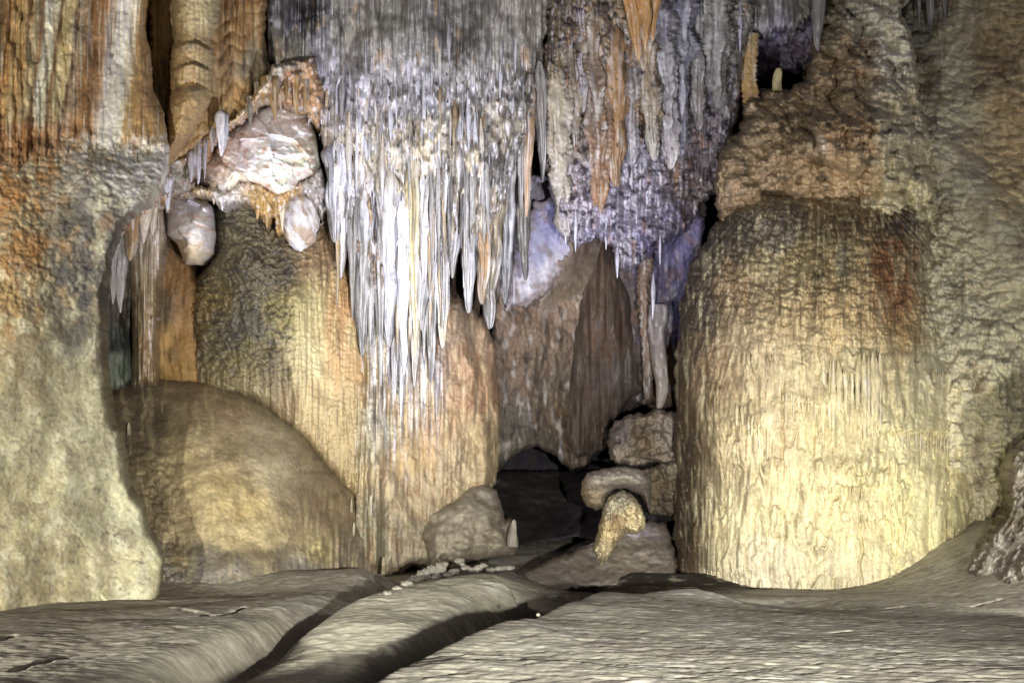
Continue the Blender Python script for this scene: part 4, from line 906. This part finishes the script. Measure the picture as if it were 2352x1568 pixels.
drip('ribbed_column', 1478, 590, 920, 34, 16.6, ((120, 96, 80), (130, 100, 80), (92, 78, 72)), 'dim brown ribbed column left of the thick grey stalactite', 'column', seed=891, power=0.3, ring=0.2, ringp=16, rough=0.1, segs=24, u1=1490)

# ------------------------------------------------------------------ ledges and mushroom rock in the recess
def d_(U, V, s): return 0.30 * fbm(U / 46, V / 40, 4, 401) + lumps(U, V, 26, 18, 0.07, 405) + flutes(U, V, 34, 160, 0.10, 402) + 0.02 * fbm(U / 12, V / 12, 3, 403)
def c_(U, V, s):
    c = palette(U, V, [(1420, 980, (110, 100, 94)), (1480, 1010, (120, 100, 78)), (1430, 1060, (130, 116, 100)), (1540, 1000, (140, 126, 112)), (1500, 1130, (120, 100, 72)), (1460, 1100, (130, 118, 104)), (1540, 1150, (108, 94, 76))], amp=16, seed=53)
    return stain(c, U, V, (60, 52, 46), 26, 40, 0.2, 0.55, 0.5, 404)
relief('ledge_block', [(1400, 985), (1412, 968), (1450, 952), (1490, 945), (1520, 940), (1560, 950), (1600, 960), (1600, 1060), (1470, 1068), (1410, 1066), (1396, 1030)],
       [(1420, 1000, 15.6), (1500, 1000, 15.0), (1580, 1000, 15.2), (1500, 1060, 15.0)], d_, c_, 'squat grey rock block under the black hole in the recess', 'rock', rw=14, rd=0.35, step=2.2, en=(8, 22), seed=37, rim=1.2)
relief('undercut_ledge', [(1470, 1078), (1520, 1064), (1600, 1050), (1600, 1190), (1540, 1188), (1490, 1180), (1470, 1130)],
       [(1480, 1100, 15.2), (1560, 1100, 14.7), (1540, 1180, 15.0)], d_, c_, 'brown rock ledge right of the mushroom rock with black gap below', 'rock', rw=10, rd=0.2, step=2.2, en=(5, 22), seed=38, rim=1.2)
def d_(U, V, s): return 0.07 * fbm(U / 40, V / 22, 3, 411) + 0.03 * fbm(U / 12, V / 10, 3, 412) + 0.12 * np.exp(-((V - 1105) / 14) ** 2)
def c_(U, V, s):
    c = palette(U, V, [(1380, 1095, (150, 138, 126)), (1440, 1090, (158, 146, 132)), (1350, 1140, (150, 128, 98)), (1480, 1130, (130, 118, 106))], amp=10, seed=55)
    return stain(c, U, V, (96, 82, 70), 30, 8, 0.1, 0.5, 0.5, 413)
mush = bpy.data.objects.new('mushroom_rock', None)
mush.location = P(1430, 1300, 13.2)
scene.collection.objects.link(mush)
tag(mush, 'mushroom shaped rock with grey cap and cream rippled stalk in the recess', 'rock')
def child(o):
    o.parent = mush; o.matrix_parent_inverse = mush.matrix_world.inverted() if False else o.matrix_parent_inverse
    o.location = (-mush.location[0], -mush.location[1], -mush.location[2]); return o
child(relief('cap', [(1336, 1110), (1350, 1086), (1390, 1076), (1440, 1070), (1480, 1080), (1496, 1100), (1494, 1180), (1484, 1160), (1470, 1138), (1440, 1122), (1412, 1124), (1396, 1140), (1390, 1166), (1370, 1172), (1346, 1162), (1334, 1135)],
       [(1350, 1120, 13.6), (1420, 1090, 13.3), (1490, 1110, 13.7), (1380, 1160, 13.7)], d_, c_, mat=ROCK, rw=30, rd=0.6, step=1.8, en=(2, 14), seed=39, rim=1.3))
def d_(U, V, s): return ledges(U, V, 14, 0.13, 421, 22, 3.0) + 0.16 * fbm(U / 26, V / 40, 4, 422) + flutes(U, V, 12, 70, 0.05, 423)
def c_(U, V, s):
    c = palette(U, V, [(1430, 1140, (150, 140, 118)), (1400, 1160, (190, 180, 150)), (1450, 1190, (206, 186, 138)), (1460, 1215, (212, 192, 142)), (1390, 1220, (200, 176, 124)), (1420, 1200, (150, 120, 84)), (1390, 1270, (186, 166, 124)), (1376, 1295, (150, 138, 116))], amp=10, seed=57, wu=14, wv=20)
    return stain(c, U, V, (120, 88, 56), 9, 24, 0.12, 0.5, 0.55, 424)
child(relief('stalk', [(1400, 1138), (1430, 1124), (1452, 1134), (1472, 1162), (1482, 1190), (1480, 1215), (1462, 1226), (1436, 1226), (1420, 1245), (1406, 1268), (1390, 1296), (1384, 1330), (1365, 1330), (1374, 1290), (1364, 1262), (1372, 1232), (1380, 1200), (1388, 1164)],
       [(1430, 1135, 13.4), (1430, 1190, 13.15), (1385, 1290, 13.1)], d_, c_, mat=FLOW, rw=24, rd=0.45, step=1.6, en=(3, 9), seed=40, rim=0.5))
def d_(U, V, s): return 0.12 * fbm(U / 60, V / 40, 3, 431) + 0.02 * fbm(U / 12, V / 10, 3, 432)
def c_(U, V, s):
    c = palette(U, V, [(1300, 1300, (128, 118, 106)), (1440, 1260, (140, 128, 114)), (1500, 1260, (136, 124, 110))], amp=14, seed=58)
    return stain(c, U, V, (88, 78, 68), 30, 16, 0.15, 0.5, 0.5, 433)
relief('mud_slope', [(1205, 1318), (1260, 1290), (1330, 1262), (1370, 1244), (1420, 1210), (1480, 1196), (1530, 1200), (1548, 1260), (1556, 1345), (1470, 1345), (1390, 1345), (1310, 1352), (1240, 1368)],
       [(1230, 1320, 12.6), (1350, 1270, 13.6), (1450, 1220, 14.2), (1540, 1230, 14.4), (1300, 1360, 12.0), (1540, 1360, 12.6)], d_, c_, 'grey mud slope carrying the mushroom rock', 'mud slope', rw=12, rd=0.25, step=2.2, en=(4, 20), seed=41, rim=1.5, mat=MUD)
def d_(U, V, s): return 0.2 * fbm(U / 80, V / 60, 3, 436) + 0.03 * fbm(U / 16, V / 12, 3, 437)
def c_(U, V, s): return stain(palette(U, V, [(1200, 1200, (70, 64, 62)), (1340, 1230, (64, 60, 62))], amp=10, seed=59), U, V, (44, 42, 48), 40, 12, 0, 0.5, 0.5, 438)  # mud coloured near-black, the alcove's shade put into it
relief('alcove_floor', [(1130, 1080), (1400, 1080), (1400, 1250), (1330, 1232), (1240, 1248), (1180, 1262), (1130, 1262)],
       [(1140, 1100, 19.5), (1390, 1100, 19.5), (1260, 1180, 18.5), (1160, 1250, 16), (1370, 1240, 16.5)], d_, c_, 'mud bank inside the black alcove under the recess', 'mud bank', rw=10, rd=0.2, step=3, en=(3, 20), seed=42, mat=MUD)

#@@RIGHT
# ------------------------------------------------------------------ right side
def d_(U, V, s):
    h = 0.30 * fbm(U / 170, V / 170, 4, 441)
    x = sm(2250, 2130, U - 0.25 * (V - 400))
    h += lumps(U, V, 26, 14, 0.26, 442) * (0.55 + 0.45 * x) + lumps(U, V, 44, 32, 0.34, 443) * x + ledges(U, V, 26, 0.12, 447, 40, 3.0) * x
    h = h * (1 - 0.6 * sm(620, 800, V) * sm(2330, 2240, U))
    slab = np.exp(-((U - 2215 - (V - 400) * 0.72) / 70) ** 2) * sm(260, 330, V)
    h = h * (1 - 0.5 * slab) + 0.40 * slab
    low = sm(640, 760, V)
    h += low * (flutes(U, V, 18, 160, 0.10, 444) + ledges(U, V, 60, 0.14, 445, 80, 1.6))
    return h + 0.012 * fbm(U / 8, V / 7, 3, 446)
def c_(U, V, s):
    c = palette(U, V, [(2120, 60, (120, 116, 104)), (2200, 60, (150, 136, 108)), (2180, 130, (176, 166, 138)), (2280, 120, (140, 106, 64)), (2330, 60, (160, 130, 80)), (2300, 250, (172, 136, 82)), (2200, 220, (170, 160, 128)), (2160, 300, (180, 170, 138)), (2320, 380, (196, 160, 98)), (2280, 330, (180, 148, 96)), (2200, 420, (168, 158, 132)), (2280, 520, (176, 166, 134)), (2340, 460, (200, 168, 108)), (2200, 560, (200, 188, 148)), (2300, 650, (206, 192, 148)), (2200, 720, (190, 180, 146)), (2280, 800, (206, 194, 150)), (2320, 950, (214, 200, 150)), (2250, 1000, (216, 200, 148)), (2200, 900, (212, 196, 146))], amp=28, seed=61, wu=60, wv=60) * (1.2 + 0.3 * sm(600, 200, V))[:, None]  # colour lifted, more towards the top, to make up for weak lamp light
    c = mix(c, c.mean(1)[:, None] * np.array([1.08, 1.0, 0.84]), 0.35)
    c = stain(c, U, V, (112, 80, 44), 60, 90, 0.2, 0.6, 0.5, 451)
    c = stain(c, U, V, (62, 58, 56), 20, 9, 0.25, 0.6, 0.5, 452)
    return stain(c, U, V, (222, 208, 164), 26, 20, 0.15, 0.5, 0.35, 453)
relief('scaly_slope', [(2110, -330), (2900, -330), (2900, 1400), (2180, 1400), (2150, 1100), (2110, 700), (2080, 420), (2095, 240), (2060, 120)],
       [(2120, -300, 17.5), (2850, -300, 15.5), (2110, 150, 17.2), (2330, 100, 16.0), (2200, 350, 15.8), (2330, 400, 15.2), (2200, 600, 15.0), (2340, 650, 14.4), (2200, 900, 13.55), (2340, 900, 13.3), (2250, 1150, 13.1), (2850, 700, 13), (2850, 1300, 12.5)],
       d_, c_, 'pale scaly flowstone slope filling the right edge', 'flowstone', rw=26, rd=0.5, step=2.5, en=(6, 26), seed=51, mat=FLOW, rim=2.5)

def d_(U, V, s):
    h = 0.26 * fbm(U / 120, V / 110, 4, 461) + lumps(U, V, 62, 56, 0.75, 462) + lumps(U, V, 27, 20, 0.34, 463) + lumps(U, V, 12, 9, 0.11, 464)
    dr = np.exp(-((U - 1950) / 95) ** 2) * sm(250, 300, V) * sm(420, 360, V)
    h += dr * (0.8 + flutes(U, V, 15, 140, 0.22, 465))
    h += flutes(U, V, 20, 120, 0.06, 466)
    return h + 0.012 * fbm(U / 7, V / 7, 3, 467)
def c_(U, V, s):
    c = palette(U, V, [(1900, 60, (130, 112, 80)), (2000, 40, (176, 170, 150)), (2060, 120, (184, 178, 160)), (1960, 130, (158, 120, 80)), (1890, 190, (150, 116, 76)), (2090, 220, (176, 164, 134)), (1760, 260, (150, 116, 74)), (1700, 330, (136, 106, 70)), (1830, 300, (140, 108, 66)), (1940, 300, (174, 128, 78)), (1885, 330, (206, 184, 160), 30), (1960, 390, (190, 150, 98)), (1750, 400, (150, 116, 76)), (2080, 330, (178, 166, 134)), (2060, 430, (184, 168, 124)), (1850, 430, (160, 122, 72))], amp=22, seed=63, wu=40, wv=40)
    c = c * (1.0 + 0.2 * sm(1980, 2060, U))[:, None]
    c = mix(c, c.mean(1)[:, None] * np.array([1.10, 1.0, 0.82]), 0.35) * 1.55
    c = stain(c, U, V, (214, 194, 150), 16, 18, 0.12, 0.5, 0.35, 471)
    return stain(c, U, V, (58, 50, 46), 36, 20, 0.12, 0.55, 0.65, 472, 4)
relief('lumpy_cascade', [(1860, 30), (1900, -20), (1960, -60), (2000, -330), (2150, -330), (2120, -40), (2070, 20), (2095, 90), (2110, 180), (2120, 260), (2150, 330), (2200, 420), (2190, 520), (1650, 520), (1640, 420), (1660, 330), (1700, 300), (1706, 225), (1745, 205), (1810, 205), (1850, 180), (1865, 110)],
       [(1900, 0, 17.2), (2050, -300, 17.5), (2050, 80, 16.5), (1720, 230, 16.6), (1850, 220, 16.4), (2080, 250, 15.8), (1680, 400, 15.8), (1850, 400, 15.5), (2050, 400, 15.5), (2180, 480, 16.2), (2150, 330, 16.6), (1850, 510, 15.7), (1680, 510, 16)],
       d_, c_, 'lumpy brown flowstone cascade heaped above the big dome', 'flowstone', rw=28, rd=lambda U, V: 0.6 * sm(2080, 1980, U), step=2.3, en=(7, 20), seed=52, mat=FLOW, rim=2.0)

def d_(U, V, s):
    Wd = 340 * np.sqrt(np.clip((V - 405) / 520, 0.02, 1.0)); Un = 1880 + (U - 1880) * 340 / Wd     # flow lines fan out from the crown
    h = 0.14 * fbm(U / 130, V / 160, 3, 481)
    up = sm(900, 680, V + 50 * fbm(U / 80, V / 80, 2, 480))
    h += up * (lumps(U, V, 24, 15, 0.14, 482) + lumps(U, V, 10, 8, 0.06, 483) + 0.10 * fbm(Un / 40, V / 140, 3, 488) + flutes(Un, V, 34, 160, 0.10, 489, 0.3) + ledges(U, V, 34, 0.10, 473, 40, 3.0))
    h += sm(1820, 1600, U) * (flutes(Un, V, 16, 220, 0.10, 484, 0.5) + lumps(U, V, 14, 24, 0.05, 479))
    mid = sm(720, 860, V)
    h += mid * (flutes(U, V, 34, 180, 0.07, 485, 0.5) * sm(1260, 950, V) + flutes(U, V, 60, 460, 0.14, 486) + lumps(U, V, 34, 60, 0.035, 487) * sm(1200, 1000, V))
    h += mid * (ledges(U, V, 74, 0.13, 478, 60, 3.0) * sm(-0.25, 0.3, perlin(U / 80, V / 70, 477)) + ledges(U, V, 21, 0.02, 475, 24, 2.8) * sm(0.0, 0.3, perlin(U / 50, V / 50, 474)))
    h += 0.008 * fbm(U / 16, V / 20, 3, 476)
    # hanging fringes: short ragged steps with drips
    for (uc, vc, wu, hh, sd_) in ((1960, 850, 95, 0.10, 1), (1850, 920, 70, 0.07, 2), (2110, 985, 90, 0.12, 3), (1960, 1110, 80, 0.09, 4), (2010, 1190, 70, 0.07, 5), (1750, 980, 90, 0.05, 6), (2160, 880, 60, 0.08, 7)):
        e = vc + 14 * fbm(U / 30, U * 0 + sd_, 3, 490 + sd_) + 22 * np.abs(perlin(U / 6.0, U * 0 + sd_, 500 + sd_))
        h += hh * np.exp(-((U - uc) / wu) ** 2) * sm(vc - 70, vc - 8, V) * (1 - sm(e, e + 4, V))
    # tiny drip pits low down
    pit = np.maximum(0, perlin(U / 5, V / 18, 511) - 0.33) * sm(-0.1, 0.3, perlin(U / 60, V / 40, 512)) * sm(900, 1000, V)
    h -= 0.16 * pit
    crack = np.exp(-((U - 1977 - 6 * perlin(V / 40, V * 0, 513)) / 3.0) ** 2) * sm(1060, 1120, V) + np.exp(-((U - 1797 - 8 * perlin(V / 50, V * 0, 514)) / 3.0) ** 2) * sm(860, 900, V) * sm(1120, 1050, V)
    h -= 0.08 * crack
    return h + 0.008 * fbm(U / 7, V / 8, 3, 515)
def c_(U, V, s):
    c = palette(U, V, [(1600, 700, (84, 74, 62)), (1640, 600, (92, 84, 72)), (1700, 500, (90, 84, 76)), (1800, 470, (84, 80, 78)), (1780, 540, (140, 128, 110)), (1900, 470, (120, 96, 66)), (2000, 470, (130, 100, 66)), (2060, 490, (110, 96, 80)), (1680, 650, (158, 128, 92)), (1760, 640, (164, 142, 108)), (1850, 600, (166, 142, 98)), (1950, 600, (176, 150, 104)), (2060, 600, (140, 92, 56)), (2080, 680, (150, 104, 66)), (1940, 590, (120, 116, 104), 26), (1820, 720, (176, 150, 108)), (1940, 720, (190, 160, 112)), (2100, 760, (182, 148, 94)), (1640, 850, (150, 124, 92)), (1740, 830, (186, 164, 128)), (1850, 850, (200, 178, 134)), (1990, 850, (204, 184, 138)), (2150, 850, (206, 192, 148)), (1600, 1000, (98, 78, 54)), (1590, 1200, (92, 72, 48)), (1650, 1000, (190, 168, 126)), (1760, 1000, (202, 180, 138)), (1900, 1000, (206, 186, 136)), (2100, 1000, (216, 200, 148)), (2200, 1050, (216, 198, 142)), (1650, 1200, (206, 188, 142)), (1800, 1200, (212, 194, 146)), (1950, 1200, (216, 198, 146)), (2100, 1180, (222, 206, 148)), (1750, 1300, (206, 190, 156)), (1900, 1300, (204, 188, 148)), (2200, 600, (186, 174, 140)), (2200, 700, (186, 174, 140))], amp=24, seed=65, wu=34, wv=80)
    up = sm(700, 520, V)
    c = mix(c, lin((206, 194, 158)), 0.8 * sm(2070, 2150, U + 30 * fbm(U / 40, V / 40, 3, 531) + 0.06 * (600 - V)) * sm(1000, 850, V))
    Wd = 340 * np.sqrt(np.clip((V - 405) / 520, 0.02, 1.0)); Un = 1880 + (U - 1880) * 340 / Wd
    c = mix(c, lin((66, 60, 58)), 0.42 * sm(640, 480, V) * sm(-0.15, 0.4, fbm(Un / 60, V / 110, 4, 521)))  # dirt on the crown, with shade of its upward faces painted in
    c = mix(c, lin((92, 76, 60)), 0.55 * sm(960, 640, V) * sm(2050, 1900, U) * sm(0.05, 0.45, fbm(Un / 26, V / 260, 4, 526)))
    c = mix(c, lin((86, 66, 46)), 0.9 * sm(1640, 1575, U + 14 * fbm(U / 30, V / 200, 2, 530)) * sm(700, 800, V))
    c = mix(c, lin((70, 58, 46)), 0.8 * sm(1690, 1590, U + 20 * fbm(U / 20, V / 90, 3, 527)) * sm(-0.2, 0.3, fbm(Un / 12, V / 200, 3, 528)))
    c = mix(c, lin((66, 70, 76)), 0.7 * np.exp(-((U - 1935 - 0.12 * (V - 590)) / 14) ** 2 - ((V - 600) / 60) ** 2))
    c = mix(c, lin((56, 58, 64)), 0.8 * np.exp(-((U - 2065) / 42) ** 2 - ((V - 500) / 40) ** 2) * sm(-0.3, 0.2, fbm(U / 16, V / 20, 3, 529)))
    c = mix(c, lin((110, 66, 38)), 0.6 * sm(800, 560, V) * sm(1960, 2040, U) * sm(2140, 2080, U) * sm(0.0, 0.4, fbm(U / 24, V / 26, 3, 522)))
    c = stain(c, U, V, (84, 66, 48), 9, 200, 0.15, 0.5, 0.45, 523)* sm(900, 820, V)[:, None] + c * sm(820, 900, V)[:, None]
    c = mix(c, lin((150, 124, 88)), 0.75 * sm(520, 450, V + 34 * fbm(U / 34, V / 24, 4, 532)))
    c = stain(c, U, V, (226, 212, 166), 12, 110, 0.1, 0.5, 0.35, 524)
    return stain(c, U, V, (120, 98, 66), 6, 18, 0.34, 0.6, 0.5, 525)
DOME = [(1548, 900), (1556, 780), (1566, 690), (1590, 600), (1630, 530), (1690, 475), (1760, 446), (1850, 436), (1950, 442), (2030, 448), (2090, 470), (2130, 520), (2160, 620), (2180, 720), (2230, 780), (2270, 850), (2270, 950), (2262, 1040), (2240, 1150), (2200, 1260), (2160, 1420), (1560, 1420), (1545, 1300), (1552, 1100)]
dome = relief('flowstone_dome', DOME,
       [(1560, 700, 14.6), (1650, 530, 14.8), (1850, 440, 14.9), (2100, 470, 15.25), (2020, 460, 14.85), (1680, 700, 13.5), (1850, 600, 13.75), (2050, 640, 13.9), (1850, 800, 12.75), (2050, 850, 13.05), (1560, 1100, 14.0), (1640, 1050, 13.0), (1850, 1050, 12.35), (2100, 1050, 12.75), (2250, 950, 13.75), (2175, 640, 15.3), (1640, 1300, 12.9), (1850, 1300, 12.2), (2100, 1250, 12.3), (2240, 1150, 13.0), (1560, 1400, 13.8), (1850, 1410, 12.1)],
       d_, c_, 'huge rounded cream flowstone dome with dark stained top on the right', 'flowstone dome', rw=60, rd=lambda U, V: 0.8 * sm(2060, 1900, U + 0.2 * (700 - V)) + 0.05, step=2.0, en=(12, 34), seed=53, mat=FLOW, rim=2.5)

# drip columns and fringes that belong to the dome
rng = random.Random(21)
def fringe(ua, ub, va, vb, n, l0, l1, w0, w1, sd):
    for k in range(n):
        f = (k + rng.uniform(0.1, 0.9)) / n; u = ua + (ub - ua) * f; v0 = va + (vb - va) * f + rng.uniform(-6, 6); L = rng.uniform(l0, l1); w = rng.uniform(w0, w1)
        dd = depth_at('flowstone_dome', u, v0 + 4, 12.6)
        d2 = min(depth_at('flowstone_dome', u, v0 + L, 12.6), dd + 0.05)
        drip('drip_column' if w > 7 else 'drip_fringe', u, v0 - L * 0.25, v0 + L, w, dd + 0.01, ((200, 180, 136), (214, 196, 148)), mat=FLOW, seed=sd + k, power=0.25 if w > 7 else 0.6, flute=0.25, rough=0.25, segs=12, spindle=0.25, d1=d2 - 0.03, parent=dome, u1=u + rng.uniform(-3, 3), speck=0.05)
fringe(1890, 2030, 856, 850, 13, 90, 165, 10, 17, 1400)
fringe(2060, 2190, 990, 1010, 14, 26, 50, 5, 7, 1420)
fringe(1880, 2000, 1112, 1126, 16, 16, 34, 4, 6, 1440)
fringe(1960, 2020, 1176, 1186, 8, 14, 34, 4, 6, 1460)
fringe(1790, 1890, 905, 930, 10, 20, 50, 5, 8, 1480)
fringe(2140, 2230, 850, 880, 10, 20, 50, 5, 8, 1500)
fringe(1615, 1700, 1304, 1318, 10, 10, 24, 4, 6, 1520)
fringe(1690, 1780, 930, 1010, 8, 20, 60, 6, 10, 1540)

def d_(U, V, s): return 0.3 * fbm(U / 40, V / 50, 4, 551) + lumps(U, V, 16, 14, 0.12, 552)
def c_(U, V, s):
    c = palette(U, V, [(1760, 60, (120, 116, 136)), (1820, 90, (104, 94, 104)), (1800, 140, (92, 84, 96)), (1790, 190, (54, 46, 44))], amp=14, seed=69) * 1.8
    c = stain(c, U, V, (176, 174, 200), 12, 18, 0.15, 0.5, 0.5, 553)
    return stain(c, U, V, (40, 36, 40), 18, 16, 0.1, 0.5, 0.7, 554)
relief('hollow_wall', [(1690, -200), (1900, -200), (1900, 130), (1850, 165), (1790, 160), (1745, 180), (1690, 260)],
       [(1700, 0, 17.2), (1880, 0, 17.3), (1800, 150, 17.6)], d_, c_, 'dark bluish rock at the back of the upper right hollow', 'rock', rw=10, rd=0.2, step=2.6, en=(5, 14), seed=55, rim=0.8, mat=WET)
def d_(U, V, s): return 0.2 * fbm(U / 40, V / 80, 3, 556) + flutes(U, V, 10, 120, 0.16, 557)
def c_(U, V, s):
    c = palette(U, V, [(1740, 20, (150, 146, 140)), (1840, 20, (136, 128, 118)), (1790, 60, (176, 172, 180))], amp=10, seed=70)
    return stain(c, U, V, (70, 64, 62), 7, 60, 0.05, 0.45, 0.6, 558)
relief('needle_fringe', [(1690, -330), (1880, -330), (1880, 40), (1850, 50), (1825, 74), (1790, 70), (1765, 90), (1735, 80), (1712, 110), (1690, 100)],
       [(1690, 0, 16.2), (1880, 0, 16.6), (1800, -300, 16)], d_, c_, 'ragged grey needle fringe above the dark upper hollow', 'flowstone curtain', rw=14, rd=0.4, step=2.2, en=(12, 8), ev=30, seed=56, mat=WET)

# small orange pillar and stalagmite in the dark hollow
drip('column', 1722, 80, 240, 33, 16.3, ((170, 140, 96), (190, 148, 84), (180, 136, 76)), 'small orange pillar of stacked rings beside the dark upper hollow', 'column', mat=FLOW, seed=901, power=0.02, ring=0.16, ringp=12, rough=0.08, segs=26, tipw=0.9, speck=0.1)
drip('stalagmite', 1787, 212, 156, 24, 16.3, ((190, 166, 110), (206, 186, 136)), 'small pale stalagmite standing in the dark upper hollow', 'stalagmite', mat=FLOW, seed=902, power=0.3, up=True, rough=0.1, speck=0.05)
drip('stalactite', 1878, -60, 120, 36, 16.2, ((150, 146, 140), (130, 124, 120)), 'slim grey stalactite right of the dark upper hollow', mat=FLOW, seed=903, power=0.5, u1=1884, rough=0.06)
for k, (u, v1, w) in enumerate([(2140, 84, 30), (2172, 50, 26), (2110, 60, 22)]):
    drip('stalactite', u, -200, v1, w, 16.9, ((110, 106, 104), (130, 126, 124)), 'grey stalactite, %s from left along the top edge above the cascade' % ORD[k], group='stalactites along the top right edge', mat=WET, seed=910 + k, power=0.6, flute=0.3, rough=0.12)

# ragged rock at the right edge
def d_(U, V, s):
    return 0.30 * fbm(U / 70 + V / 140, V / 90, 4, 531) + lumps(U + V * 0.5, V, 26, 40, 0.16, 532) + flutes(U + 0.55 * V, V, 16, 70, 0.12, 533) + 0.02 * fbm(U / 8, V / 8, 3, 534)
def c_(U, V, s):
    c = palette(U, V, [(2330, 1060, (176, 164, 144)), (2330, 1150, (150, 138, 118)), (2280, 1250, (150, 140, 124)), (2230, 1310, (140, 130, 114)), (2300, 1180, (96, 82, 58))], amp=14, seed=67, wu=24, wv=30)
    c = stain(c, U, V, (206, 198, 180), 12, 26, 0.15, 0.5, 0.5, 541)
    return stain(c, U, V, (72, 60, 44), 22, 26, 0.1, 0.5, 0.7, 542)
relief('jagged_rock', [(2420, 980), (2360, 1010), (2322, 1050), (2312, 1100), (2318, 1150), (2300, 1190), (2270, 1230), (2240, 1270), (2216, 1312), (2240, 1330), (2300, 1420), (2760, 1460), (2760, 960)],
       [(2320, 1060, 11.0), (2420, 1000, 10.6), (2280, 1260, 10.9), (2400, 1300, 10.2), (2700, 1200, 9.5)], d_, c_, 'jagged grey brown rock at the right edge before the pale slope', 'rock', rw=20, rd=0.4, step=2.2, en=(8, 18), seed=54, rim=2.5)

#@@SMALL
# ------------------------------------------------------------------ small stones and stalagmites
def on_floor(u, v):
    """world floor point seen at a pixel: march along the sight line"""
    for d in np.arange(3.0, 16.0, 0.01):
        x, y, z = P(u, v, d)
        if z - CZ <= float(ground_h(np.array([x]), np.array([d]))[0]): return d
    return 14.0
STONES = [(1055, 1287, 12, 5), (1012, 1303, 15, 9), (1005, 1315, 9, 5), (975, 1318, 18, 9), (990, 1307, 12, 7), (1045, 1312, 16, 5), (1070, 1303, 12, 4), (1098, 1305, 11, 6), (1110, 1298, 12, 4), (1128, 1308, 14, 4), (1150, 1304, 16, 4), (1170, 1303, 13, 4), (1030, 1318, 14, 4), (960, 1328, 20, 6), (935, 1340, 16, 5), (945, 1330, 10, 4), (914, 1350, 14, 4), (1022, 1295, 8, 4), (1062, 1295, 8, 3), (1085, 1308, 10, 4), (1002, 1323, 14, 4), (890, 1362, 12, 4)]
order = sorted(range(len(STONES)), key=lambda i: STONES[i][0])
for k, (u, v, rx, rz) in enumerate(STONES):
    d = 10.8 + (u - 1050) / 160 * 0.6 if u < 1050 else 10.9
    d = min(on_floor(u, v + rz * 0.6), 11.6)
    boulder('stone', u, v, d, rx, rz * 1.5, rx * 0.9, [(122, 115, 102), (146, 138, 122)], 'small pale stone, %s from left on the crest of the mud bank' % ORD[order.index(k)], 'stone', 'stones on the mud bank', MUD, seed=950 + k, rough=0.22, n=14)
boulder('stone', 1236, 1411, on_floor(1236, 1413), 5, 4, 4, [(150, 144, 130)], 'single small white stone on the rim of the near mound', 'stone', mat=MUD, seed=990, n=12)
STG = [(882, 1312, 34, 12, 13.2, 'thin grey stalagmite at the foot of the brown wall'), (772, 1072, 44, 15, 13.6, 'pale knobbly stalagmite where mound meets fluted wall'), (752, 1050, 24, 18, 13.6, 'squat pale stalagmite left of the knobbly one'), (296, 994, 24, 12, 12.4, 'tiny pale stalagmite stump on the shaded mound'),
       (852, 1180, 44, 12, 13.5, 'slim stalagmite in front of the pillar foot, upper one'), (808, 1170, 26, 9, 13.2, 'small stalagmite on the mound shoulder, highest of three'), (822, 1200, 24, 9, 13.2, 'small stalagmite on the mound shoulder, middle of three'), (812, 1224, 26, 8, 13.1, 'small stalagmite on the mound shoulder, lowest of three'), (838, 1250, 40, 9, 13.3, 'slim stalagmite left of the pillar foot'), (1180, 1248, 56, 26, 14.0, 'stubby grey stalagmite beside the mud boulder')]
for k, (u, v, hgt, w, d, ph) in enumerate(STG):
    if u < 845: d = depth_at('rock_mound', u, v + 4, d) - 0.02
    drip('stalagmite', u, v + 6, v - hgt, w, d, ((122, 112, 98), (130, 120, 104)) if u > 1100 else ((140, 124, 96), (170, 154, 120)), ph, 'stalagmite', mat=FLOW, seed=1000 + k, power=0.35, up=True, rough=0.14, segs=16, speck=0.1)
